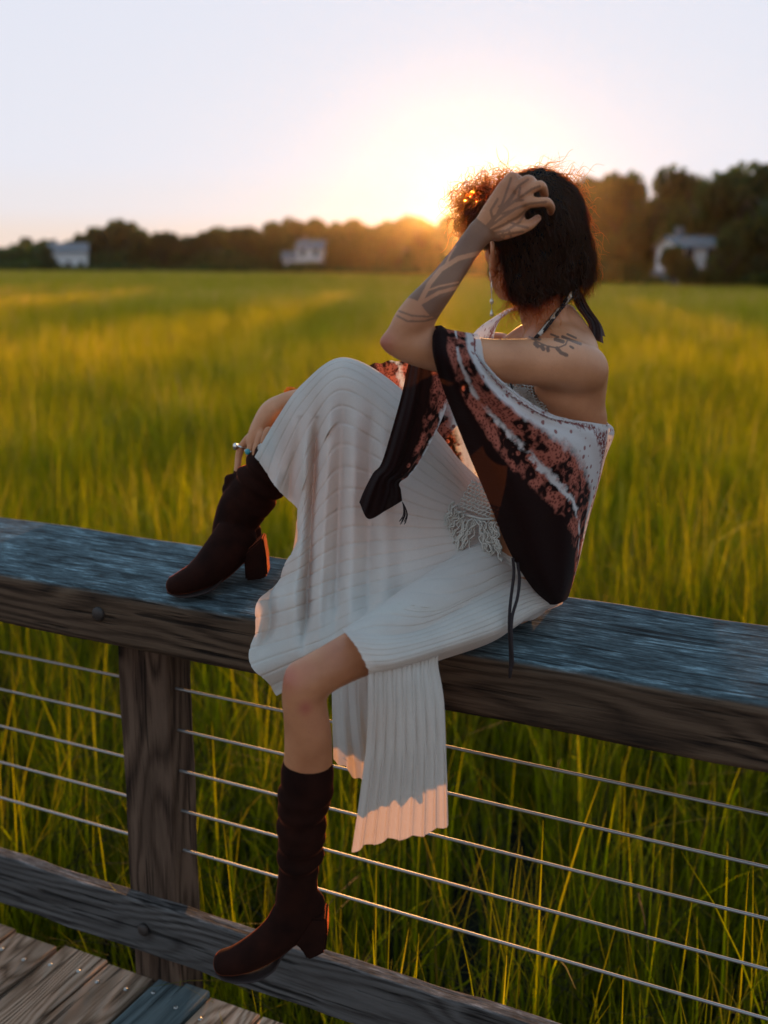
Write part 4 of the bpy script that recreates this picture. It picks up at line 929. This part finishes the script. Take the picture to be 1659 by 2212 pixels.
Vs = [
 [(1008, 742, 2.28), (1030, 745, 2.21), (1050, 742, 2.16), (1066, 733, 2.115)],
 [(1030, 712, 2.25), (1045, 710, 2.19), (1060, 714, 2.14), (1071, 710, 2.105)],
 [(1062, 688, 2.22), (1070, 686, 2.17), (1078, 690, 2.125), (1084, 688, 2.10)],
 [(1108, 663, 2.19), (1110, 664, 2.15), (1112, 668, 2.12), (1114, 671, 2.10)],
 [(1150, 662, 2.2), (1152, 668, 2.18), (1155, 674, 2.16), (1160, 680, 2.15)]]
def remap(sh_, fn):
    p3, f, u, v = sh_; u2, v2 = fn(u, v); return p3, f, u2, v2
def mapS(u, v):
    w = np.clip(v / 0.83, 0, 1.1); fd = np.interp(u, [0, 0.2, 0.4, 0.55, 0.65, 0.77, 0.88, 1], [0.35, 0.32, 0.22, 0.24, 0.36, 0.60, 0.78, 0.9])
    return u, np.where(w < fd, 0.36 * w / fd, 0.36 + 0.64 * (w - fd) / (1 - fd))
shawl = cloth_obj('shawl', [remap(sheet(S_, 200, 170, dispS, 0.006), mapS),
    remap(sheet(T_, 110, 60, dispT), lambda u, v: (u, np.clip(0.02 + 0.50 * v * (1 - 0.95 * np.clip((u - 0.55) * 4, 0, 1)), 0, 1))),
    remap(sheet(Uu, 60, 70, dispU), lambda u, v: (u, 0.25 + 0.62 * v)),
    remap(sheet(Vs, 40, 24, None), lambda u, v: (u, 0.80 + 0.16 * v))], SHAWL, person)
shawl['label'] = 'white and red printed shawl with wide dark brown border'

# ------------------------------------------------------------------ boots
m, ns, ls, b = newmat('brown_suede')
tcn = node(ns, 'ShaderNodeTexCoord'); n1 = node(ns, 'ShaderNodeTexNoise'); n1.inputs['Scale'].default_value = 22; n1.inputs['Detail'].default_value = 6; ls.new(tcn.outputs['Object'], n1.inputs['Vector'])
ls.new(ramp(ns, ls, n1.outputs['Fac'], [(0.3, (0.010, 0.0032, 0.002)), (0.7, (0.024, 0.0066, 0.0036))]), b.inputs['Base Color'])
b.inputs['Roughness'].default_value = 0.95; b.inputs['Specular IOR Level'].default_value = 0.1
b.inputs['Sheen Weight'].default_value = 0.5; b.inputs['Sheen Roughness'].default_value = 0.22; b.inputs['Sheen Tint'].default_value = (1.0, 0.22, 0.08, 1)
n2 = node(ns, 'ShaderNodeTexNoise'); n2.inputs['Scale'].default_value = 500; ls.new(tcn.outputs['Object'], n2.inputs['Vector'])
bpn = node(ns, 'ShaderNodeBump'); bpn.inputs['Strength'].default_value = 0.3; bpn.inputs['Distance'].default_value = 0.001; ls.new(n2.outputs['Fac'], bpn.inputs['Height']); ls.new(bpn.outputs[0], b.inputs['Normal'])
SUEDE = m
SOLE = simple_mat('dark_sole', (0.02, 0.010, 0.008), 0.7)
def prism_px(outline, d0, half, name, mat, parent):
    """solid from a side outline in pixels, thickness 2*half in depth, rounded by bevel"""
    n = len(outline); near = np.array([PD(x, y, d0 + (dd if len(q) > 2 else 0) - half) for q in outline for x, y, dd in [(q[0], q[1], q[2] if len(q) > 2 else 0)]])
    far = near + NV * 2 * half
    bm = bmesh.new(); a_ = [bm.verts.new(q) for q in near]; b_ = [bm.verts.new(q) for q in far]
    bm.faces.new(a_); bm.faces.new(b_[::-1])
    for i in range(n): bm.faces.new([a_[i], b_[i], b_[(i + 1) % n], a_[(i + 1) % n]])
    bmesh.ops.recalc_face_normals(bm, faces=bm.faces)
    bmesh.ops.bevel(bm, geom=bm.edges[:], offset=0.004, segments=2, affect='EDGES')
    return bm_obj(name, bm, mat, parent, smooth=False)
def slouch(me, axis0, axis1, amp, freq, t0, t1, seed):
    """wrinkle the shaft: rings of soft folds across the axis axis0 -> axis1"""
    v = mverts(me); nn = mnorms(me); a = axis1 - axis0; L = np.linalg.norm(a); a /= L
    t = ((v - axis0) @ a) / L; r_ = np.random.default_rng(seed)
    ang = np.arctan2((v - axis0) @ NV, (v - axis0) @ EV)
    w = np.clip((t - t0) / 0.12, 0, 1) * np.clip((t1 - t) / 0.12, 0, 1)
    s = 0.65 * np.sin(t * freq + 0.8 * np.sin(ang * 2 + seed) + 2.2 * np.sin(t * 5 + seed)) + 0.45 * np.sin(t * freq * 1.9 + 1.7 * np.sin(ang + seed * 2)) + 0.3 * np.sin(t * freq * 0.6 + 3 * np.sin(ang * 1.0 + 1))
    v = v + nn * (w * amp * s)[:, None]
    me.vertices.foreach_set('co', v.ravel()); me.update()
# raised foot: stands on the beam
dt, dh = dZ(395, 1286, 1.062), dZ(552, 1252, 1.068)
bR = [limb([(618, 965, 2.268, 50), (598, 995, 2.275, 55), (572, 1030, 2.285, 56), (548, 1064, 2.295, 55), (524, 1098, 2.30, 55), (510, 1130, 2.31, 51), (508, 1160, 2.315, 53, 0.8), (512, 1180, 2.32, 46, 0.7)], n=50, seg=28),
      limb([(528, 1155, 2.315, 42, 0.75), (535, 1170, 2.315, 36, 0.75), (540, 1185, 2.315, 28, 0.8)]),
      limb([(508, 1165, dh + .005, 52, 0.7), (482, 1197, dh - .025, 49, 0.72), (453, 1227, dt + .04, 43, 0.88), (422, 1247, dt + .01, 33, 1.15), (398, 1257, dt, 28, 1.35), (380, 1263, dt, 23, 1.5)], n=30, seg=24),
      ball(496, 1052, 2.33, 13), limb([(512, 1040, 2.31, 26), (500, 1058, 2.315, 22)])]
boR = remesh(bR, 0.0032, 6, 'boot'); slouch(boR, PD(510, 1150, 2.31), PD(612, 975, 2.27), 0.0042, 24, 0.28, 1.0, 3); boR.materials.append(SUEDE)
bootR = obj_from_mesh('boot', boR, person); bootR['label'] = 'brown suede boot planted on top of the beam'
prism_px([(526, 1196), (568, 1160), (575, 1200), (578, 1244), (566, 1252), (530, 1255), (528, 1225)], dh, 0.027, 'heel', SUEDE, bootR)
v, f = limb([(366, 1276, dt, 5, 4.0), (395, 1282, dt, 5.5, 5.5), (432, 1278, dt, 5, 5.6), (464, 1262, dt + .03, 4.5, 5.0), (490, 1234, dh - .035, 4, 4.6), (512, 1203, dh - .015, 4, 4.6), (530, 1188, dh, 4, 4.6)], n=40); mkobj('sole', v, f, SOLE, bootR, smooth=True)
# hanging foot
bL = [limb([(664, 1664, 1.648, 64), (663, 1690, 1.65, 63.5), (658, 1730, 1.655, 62), (652, 1775, 1.66, 60), (650, 1820, 1.665, 56.5), (647, 1862, 1.67, 51), (643, 1900, 1.672, 49), (642, 1940, 1.675, 54, 0.85), (645, 1975, 1.675, 57, 0.75), (652, 2000, 1.675, 50, 0.7)], n=60, seg=30),
      limb([(668, 1950, 1.675, 40, 0.8), (668, 1985, 1.675, 38, 0.8), (674, 2010, 1.675, 28, 0.9)]),
      limb([(640, 1970, 1.675, 58, 0.7), (610, 2010, 1.672, 51, 0.75), (575, 2040, 1.67, 46, 0.9), (538, 2062, 1.668, 40, 1.1), (508, 2074, 1.666, 34, 1.25), (484, 2078, 1.665, 28, 1.45)], n=30, seg=24)]
boL = remesh(bL, 0.0032, 6, 'boot'); slouch(boL, PD(645, 1930, 1.675), PD(664, 1665, 1.65), 0.0034, 24, 0.16, 0.93, 5); boL.materials.append(SUEDE)
bootL = obj_from_mesh('boot', boL, person); bootL['label'] = 'brown suede boot hanging before the lower rail'
prism_px([(636, 2040), (672, 1985), (706, 1985), (708, 2020), (703, 2058), (690, 2066), (664, 2077), (652, 2055)], 1.675, 0.027, 'heel', SUEDE, bootL)
v, f = limb([(468, 2094, 1.666, 5, 4.0), (495, 2103, 1.666, 6, 5.6), (550, 2103, 1.667, 6, 5.8), (590, 2086, 1.668, 5.5, 5.2), (610, 2058, 1.67, 5, 4.6), (638, 2028, 1.675, 5, 4.6)], n=40); mkobj('sole', v, f, SOLE, bootL, smooth=True)

# ------------------------------------------------------------------ crochet top, fringe, straps
YARN = cloth_mat('cream_yarn', (0.58, 0.54, 0.47), 0.15, (0.6, 0.5, 0.4))
BRAID = simple_mat('dark_cord', (0.018, 0.010, 0.010), 0.85)
SCARF = cloth_mat('dark_spotted_scarf', (0.035, 0.020, 0.020), 0.1, (0.1, 0.05, 0.05))
yr = np.random.default_rng(17)
strands = []
# side panel: rows of loops lying on the body
def yline(pts, r_=0.0013, off=0.003, dd=None):
    p3 = [PD(x, y, (on_torso(x, y, off, 1.95) if dd is None else dd(x, y) - off)) for x, y in pts]
    return tube(p3, r_, 5)
for k in range(15):
    t = k / 14.0; pts = []
    for s in np.linspace(0, 1, 26):
        x0 = 1078 + 60 * s; x1 = 1140 + 62 * s
        x = (1 - t) * (1062 + 78 * s) + t * (1128 + 72 * s); y = (1 - t) * (812 + 2 * s) + t * (878 + 36 * s)
        pts.append((x, y + 2.2 * math.sin(s * 60 + k * 2.2)))
    strands.append(yline(pts, 0.0017))
sel = (bp[:, 1] > 838) & (bp[:, 1] < 948 - 0.35 * np.clip(1120 - bp[:, 0], -60, 80)) & (bd > 1.885) & (bd < 2.19) & (bp[:, 0] < 1133 + (bp[:, 1] - 826) * 0.74) & (bp[:, 0] > 985)
fk = [list(q.vertices) for q in body_me.polygons if all(sel[i_] for i_ in q.vertices)]
used = sorted({i_ for q in fk for i_ in q}); ren = {i_: k_ for k_, i_ in enumerate(used)}
tv = bv[used] + bn[used] * 0.0025
top = mkobj('crochet_top', tv, [[ren[i_] for i_ in q] for q in fk], YARN, person, smooth=True); top['label'] = 'cream crochet halter top with long fringe'
V, F = join_vf(strands); mkobj('crochet_loops', V, F, YARN, top, smooth=True)
# net and fringe in the lap
lap = lambda x, y: 1.93 + (1100 - x) * 0.0006 - max(0, y - 1090) * 0.00022
net = []
for k in range(9):
    net.append(yline([(1020 + 8 * k + (6 if q % 2 else 0) - q * 4.2, 1036 + 7.2 * q + 3 * k) for q in range(9)], 0.0014, 0.012, lap))
for k in range(8):
    net.append(yline([(1018 + s * 9 - k * 4 + 2 * math.sin(s * 2.4), 1040 + k * 7.5 + s * 3.2) for s in range(9)], 0.0014, 0.012, lap))
net.append(yline([(985 + 12 * s, 1112 + 1.5 * s - 2 * math.sin(s)) for s in range(8)], 0.003, 0.013, lap))
V, F = join_vf(net); mkobj('crochet_net', V, F, YARN, top, smooth=True)
fr = []
for k in range(52):
    t = k / 51.0
    x0 = 975 + 100 * t + yr.normal(0, 2); y0 = 1085 + 40 * math.sin(t * 2.6) + yr.normal(0, 3) if t < 0.3 else 1116 + 14 * t
    ln = (60 if t < 0.25 else 95 if t < 0.6 else 85) * yr.uniform(0.55, 1.1); drift = (-34 if t < 0.55 else 12) * yr.uniform(0.6, 1.2)
    n_ = 16; ph = yr.uniform(0, 6); pts = []
    for q in range(n_):
        s = q / (n_ - 1); pts.append((x0 + drift * s + 3.4 * math.sin(s * 16 + ph) + 2 * math.sin(s * 31 + ph), y0 + ln * s + 2.0 * math.sin(s * 21 + ph * 2)))
    fr.append(yline(pts, 0.0016, 0.014 + yr.uniform(0, 0.01), lap))
V, F = join_vf(fr); mkobj('fringe', V, F, YARN, top, smooth=True)
# halter strap: dark and white braid from the nape to the chest, scarf tails behind the neck
def strap(ctrl, w, name, mat, parent, off=0.003, tw=0.0, n=40):
    S = catmull(np.array(ctrl, float), n); P3 = np.array([PD(x, y, on_body(x, y, off, d)) for x, y, d in S]); return P3
p3 = strap([(1236, 632, 2.0), (1222, 652, 2.0), (1202, 676, 2.0), (1182, 702, 2.0), (1164, 724, 2.0)], 0, '', None, None)
for q, (mt, nm, rr) in enumerate(((BRAID, 'strap_cord', 0.0034), (YARN, 'strap_braid', 0.0040), (BRAID, 'strap_cord', 0.0030))):
    v, f = tube(p3 + (EV * 0.0062 + np.array([0, 0, 0.0055])) * (q - 1) + NV * (-0.002 + 0.0012 * np.sin(np.linspace(0, 40, len(p3)))[:, None]), rr, 8)
    mkobj(nm, v, f, mt, top, smooth=True)
knot = remesh([ball(1238, 634, 2.02, 13), ball(1246, 640, 2.03, 12), ball(1232, 640, 2.015, 9)], 0.003, 4, 'scarf_knot'); knot.materials.append(SCARF)
kn = obj_from_mesh('scarf_knot', knot, top)
for (ox, dd, lx, ly) in ((0, 2.02, 1294, 732), (-6, 2.035, 1282, 722), (6, 2.05, 1298, 718)):
    tail = [[(1236 + ox + j * 7, 630, dd), (1252 + ox + j * 8, 665, dd + 0.005), (0.5 * (1266 + lx) - 4 + j * 10, 700, dd + 0.01), (lx - 14 + j * 12, ly + j * 5, dd + 0.012)] for j in range(3)]
    tl = cloth_obj('scarf_tail', [sheet(tail, 10, 30, lambda x, y, u, v: (0 * x, 0 * x, 0.004 * np.sin(u * 9 + v * 5)))], SCARF, kn)
# necklaces under the arm
for k, (xa, xb) in enumerate(((1082, 1090), (1090, 1100), (1100, 1108))):
    pts = [(xa + (xb - xa) * s + 2 * math.sin(s * 3), 818 + 46 * s) for s in np.linspace(0, 1, 14)]
    v, f = yline(pts, 0.0019, 0.005); mkobj('necklace', v, f, BRAID if k != 1 else YARN, person, smooth=True)
# dark cords hanging from the shawl, tassel on its corner
for q, pts in enumerate(([(1108, 1205, 1.845), (1110, 1240, 1.84), (1104, 1290, 1.82), (1100, 1340, 1.79), (1102, 1395, 1.775), (1103, 1440, 1.77), (1101, 1464, 1.77)], [(1118, 1215, 1.845), (1122, 1250, 1.835), (1118, 1290, 1.81), (1106, 1335, 1.785), (1105, 1390, 1.77), (1107, 1425, 1.77), (1106, 1442, 1.77)])):
    S = catmull(np.array(pts, float), 40); v, f = tube(PDarr(S[:, 0], S[:, 1], S[:, 2]), np.concatenate([np.full(34, 0.0030), np.linspace(0.0038, 0.0022, 6)]), 8)
    mkobj('cord', v, f, BRAID, shawl, smooth=True)
ts = []
for k in range(12):
    a_ = yr.uniform(-6, 8); pts = np.array([(869, 1084, 1.935), (873 + a_ * .3, 1095, 1.932), (875 + a_ * .7, 1112, 1.93), (868 + a_, 1130 + yr.uniform(-6, 4), 1.93)]); S = catmull(pts, 10)
    ts.append(tube(PDarr(S[:, 0], S[:, 1], S[:, 2]), 0.0007, 4))
V, F = join_vf(ts); mkobj('tassel', V, F, BRAID, shawl, smooth=True)

# ------------------------------------------------------------------ jewellery
SILVER = simple_mat('silver', (0.62, 0.60, 0.58), 0.28, 1.0); TURQ = simple_mat('turquoise', (0.06, 0.30, 0.34), 0.3)
AMB = cloth_mat('orange_petals', (0.65, 0.28, 0.03), 0.6, (0.9, 0.45, 0.05))
ex, ey, ed = 1060.0, 600.0, 2.01
ed = on_body(1056, 588, 0.004, 2.0)
er = empty('earring', PD(ex, ey, ed)); setparent(er, person)
for nm, pts, rr in (('hook', [(1057, 588), (1060, 596), (1062, 608)], [0.0008, 0.0008, 0.0008]), ('bar', [(1062, 607), (1062, 620), (1062, 634)], [0.0012, 0.0022, 0.0012]), ('bead', [(1062, 644), (1062, 648), (1062, 653), (1062, 658)], [0.001, 0.0035, 0.0042, 0.001]), ('chain', [(1062, 634), (1062, 640), (1062, 670)], [0.0007, 0.0007, 0.0007]), ('drop', [(1062, 668), (1062, 676), (1062, 681), (1062, 684)], [0.0008, 0.003, 0.0042, 0.001])):
    v, f = tube([PD(x, y, ed - 0.002) for x, y in pts], rr, 8); mkobj(nm, v, f, SILVER, er, smooth=True)
def ring_at(px, py, d, rad, nm, axis_px, thick=0.0022):
    c = PD(px, py, d); t = PD(*axis_px, d) - c; t /= np.linalg.norm(t); b1 = NV - t * (t @ NV); b1 /= np.linalg.norm(b1); b2 = np.cross(t, b1)
    pts = [c + (b1 * math.cos(a) + b2 * math.sin(a)) * rad for a in np.linspace(0, 2 * math.pi, 25)]
    v, f = tube(pts, thick, 6, cap=False); return mkobj(nm, v, f, SILVER, person, smooth=True), c, b1, b2
r1, c1_, b1_, b2_ = ring_at(521, 964, 2.331, 0.0105, 'ring', (514, 984))
v, f = ellip(c1_ - b1_ * 0.004 - EV * 0.012, np.array([EV * 0.006, NV * 0.006, np.array([0, 0, 0.008])])); mkobj('setting', v, f, SILVER, r1, smooth=True)
r2, c2_, b3_, b4_ = ring_at(540, 974, 2.291, 0.0108, 'ring', (539, 990))
v, f = ellip(c2_ - NV * 0.0115 - EV * 0.004, np.array([EV * 0.0062, NV * 0.004, np.array([0, 0, 0.0068])])); mkobj('stone', v, f, TURQ, r2, smooth=True)
bb = [ball(618 + 5.2 * k, 845 - 5.5 * math.sin(k / 4 * 3.1), 2.335 + yr.uniform(-.006, .006), yr.uniform(4, 6.5)) for k in range(5)] + [ball(622 + 4.5 * k, 850, 2.33, 5) for k in range(4)]
V, F = join_vf(bb); mkobj('bracelet', V, F, AMB, person, smooth=True)

# ------------------------------------------------------------------ hair
m, ns, ls, b = newmat('dark_hair')
at = node(ns, 'ShaderNodeAttribute', attribute_name='tone')
c = ramp(ns, ls, at.outputs['Fac'], [(0.0, (0.003, 0.002, 0.0017)), (1.0, (0.034, 0.018, 0.010))])
ls.new(c, b.inputs['Base Color']); b.inputs['Roughness'].default_value = 0.5; b.inputs['Specular IOR Level'].default_value = 0.35
tr = node(ns, 'ShaderNodeBsdfRefraction'); tr.inputs['Color'].default_value = (1.0, 0.50, 0.12, 1); tr.inputs['IOR'].default_value = 1.0; tr.inputs['Roughness'].default_value = 0.45
mx = node(ns, 'ShaderNodeMixShader'); mx.inputs[0].default_value = 0.6
ls.new(b.outputs[0], mx.inputs[1]); ls.new(tr.outputs[0], mx.inputs[2]); ls.new(mx.outputs[0], ns['Material Output'].inputs['Surface'])
HAIRM = m
HAIRB = simple_mat('hair_mass', (0.003, 0.002, 0.0018), 0.7, spec=0.15)
hm = [ellip(hd(-0.020, 0, 0.012), np.array([HF * 0.096, HL * 0.080, HU * 0.092])), ellip(hd(-0.046, -0.010, -0.035), np.array([HF * 0.064, HL * 0.082, HU * 0.080])),
      ellip(hd(-0.055, -0.03, -0.055), np.array([HF * 0.048, HL * 0.072, HU * 0.050])), ellip(hd(-0.050, 0.025, -0.075), np.array([HF * 0.040, HL * 0.044, HU * 0.052])), ellip(hd(-0.02, -0.066, -0.03), np.array([HF * 0.060, HL * 0.034, HU * 0.066]))]
hair_me = remesh(hm, 0.005, 8, 'hair'); hair_me.materials.append(HAIRB)
hv = mverts(hair_me); hn_ = mnorms(hair_me)
nzr = np.sin(hv @ np.array([190, 60, 90.0])) * np.sin(hv @ np.array([-70, 170, 120.0])) + 0.6 * np.sin(hv @ np.array([310, -220, 150.0]))
nzr = nzr + 1.3 * np.sin(hv @ np.array([95, 40, -60.0])) * np.sin(hv @ np.array([-50, 85, 100.0]))
hv = hv + hn_ * (nzr * 0.0038)[:, None]; hair_me.vertices.foreach_set('co', hv.ravel()); hair_me.update()
hair = obj_from_mesh('hair', hair_me, person); hair['label'] = 'short tousled dark curly hair'
hb = BVHTree.FromPolygons([Vector(v) for v in hv], [tuple(p.vertices) for p in hair_me.polygons])
crown = hd(-0.03, 0.0, 0.118)
SV = []; SF = []; ST = []
def add_strand(pts, w, tone):
    pts = np.asarray(pts); n = len(pts); t = np.gradient(pts, axis=0)
    s = np.cross(t, FW + 0.25 * HR.normal(0, 1, 3)); s /= np.linalg.norm(s, axis=1)[:, None] + 1e-9
    ww = w * np.linspace(1, 0.25, n)[:, None] * 0.5; o = sum(len(q) for q in SV)
    SV.append(np.concatenate([pts - s * ww, pts + s * ww])); SF.extend([[o + i, o + i + 1, o + n + i + 1, o + n + i] for i in range(n - 1)]); ST.extend([tone] * (2 * n))
HR = np.random.default_rng(23)
tri = HR.integers(0, len(hv), 12000)
face_front = hd(0.06, 0, 0)
off_cnt = 0
for i in tri:
    p0 = hv[i]; nrm = hn_[i]
    loc = np.array([(p0 - HC) @ HF, (p0 - HC) @ HL, (p0 - HC) @ HU])
    if loc[2] < -0.118: continue
    down = p0 - crown; down = down + np.array([0, 0, -0.06]) + HR.normal(0, 0.022, 3)
    g = down - nrm * (down @ nrm); g /= np.linalg.norm(g) + 1e-9
    L = HR.uniform(0.03, 0.075) * (0.45 if loc[2] < -0.06 else 1); n = 8; s = np.linspace(0, 1, n)
    curlA = HR.uniform(0.002, 0.008); fr_ = HR.uniform(4, 11); ph = HR.uniform(0, 6.28)
    side = np.cross(nrm, g)
    lift = HR.uniform(0.002, 0.016) * (2.0 if HR.random() < 0.07 else 1)
    pts = p0 + np.outer(s * L, g) + np.outer(lift * s - 2.6 * (s * L) ** 2 * 2.2, nrm) + np.outer(curlA * np.sin(fr_ * s + ph), side) + np.outer(curlA * np.cos(fr_ * s + ph) * s, nrm)
    pts[:, 2] -= 0.010 * s ** 2
    add_strand(pts, HR.uniform(0.0009, 0.0017), HR.random())
# curly forelock pushed up over the brow, thin and wind-blown
def curl_lock(root, dirs, L, n_str, spread, curl):
    for _ in range(int(n_str * 0.62) if root @ EV < crown @ EV - 0.03 else n_str):
        n = 14; s = np.linspace(0, 1, n); ph = HR.uniform(0, 6.28); c_ = HR.uniform(0.5, 1.3) * curl
        d = dirs + HR.normal(0, 0.22, 3); d /= np.linalg.norm(d); r0 = root + HR.normal(0, spread, 3)
        e1 = np.cross(d, [0, 0, 1.0]); e1 /= np.linalg.norm(e1); e2 = np.cross(d, e1); ll = L * HR.uniform(0.5, 1.15)
        turn = HR.uniform(1.5, 5)
        pts = r0 + np.outer(s * ll, d) + np.outer(c_ * (np.sin(turn * s * 2 + ph) - math.sin(ph)), e1) + np.outer(c_ * (np.cos(turn * s * 2 + ph) - math.cos(ph)), e2)
        pts[:, 2] -= HR.uniform(-0.01, 0.03) * s ** 2
        add_strand(pts, HR.uniform(0.0008, 0.0015), HR.random())
vl, vu = -EV, np.array([0, 0, 1.0])
for (px, py, d, dr, L, ns_, sp, cu) in ((1062, 420, 2.05, vl * 0.5 + vu * 0.9, 0.045, 260, 0.011, 0.008), (1050, 430, 2.06, vl * 1.0 + vu * 0.35, 0.05, 260, 0.011, 0.009), (1040, 455, 2.07, vl * 1.0 - vu * 0.1, 0.045, 260, 0.011, 0.009),
        (1035, 480, 2.08, vl * 0.9 - vu * 0.4, 0.04, 240, 0.010, 0.008), (1085, 400, 2.05, vl * 0.3 + vu * 0.8, 0.03, 220, 0.012, 0.007), (1055, 455, 2.05, vl * 0.7 + vu * 0.1, 0.03, 260, 0.013, 0.008), (1038, 440, 2.06, vl * 0.3 + vu * 0.3, 0.035, 420, 0.017, 0.009), (1022, 462, 2.07, vl * 0.3 - vu * 0.2, 0.03, 300, 0.014, 0.008), (1018, 440, 2.07, vl * 0.4 + vu * 0.2, 0.03, 420, 0.015, 0.009),
        (1150, 392, 2.05, EV * 0.9 + vu * 0.4, 0.06, 120, 0.014, 0.008), (1200, 405, 2.05, EV * 1.0 + vu * 0.15, 0.05, 120, 0.014, 0.008), (1228, 470, 2.05, EV * 0.5 - vu * 0.6, 0.045, 220, 0.016, 0.008), (1240, 540, 2.05, EV * 0.4 - vu * 0.7, 0.04, 220, 0.014, 0.008), (1222, 598, 2.03, EV * 0.3 - vu * 0.6, 0.03, 160, 0.014, 0.007), (1210, 432, 2.05, EV * 0.8 - vu * 0.1, 0.03, 180, 0.016, 0.008), (1120, 385, 2.05, vu * 0.8 + EV * 0.2, 0.022, 40, 0.010, 0.006),
        (1120, 650, 1.99, -vu * 0.6 - EV * 0.1, 0.028, 150, 0.014, 0.006), (1180, 640, 1.98, -vu * 0.6, 0.025, 130, 0.014, 0.006), (1078, 590, 2.0, -vu * 0.8, 0.04, 60, 0.008, 0.006)):
    curl_lock(PD(px, py, d), dr / np.linalg.norm(dr), L, ns_, sp, cu)
V = np.concatenate(SV); me = mkmesh('strands', V, SF, HAIRM, smooth=True); set_attr(me, 'tone', ST)
obj_from_mesh('strands', me, hair)
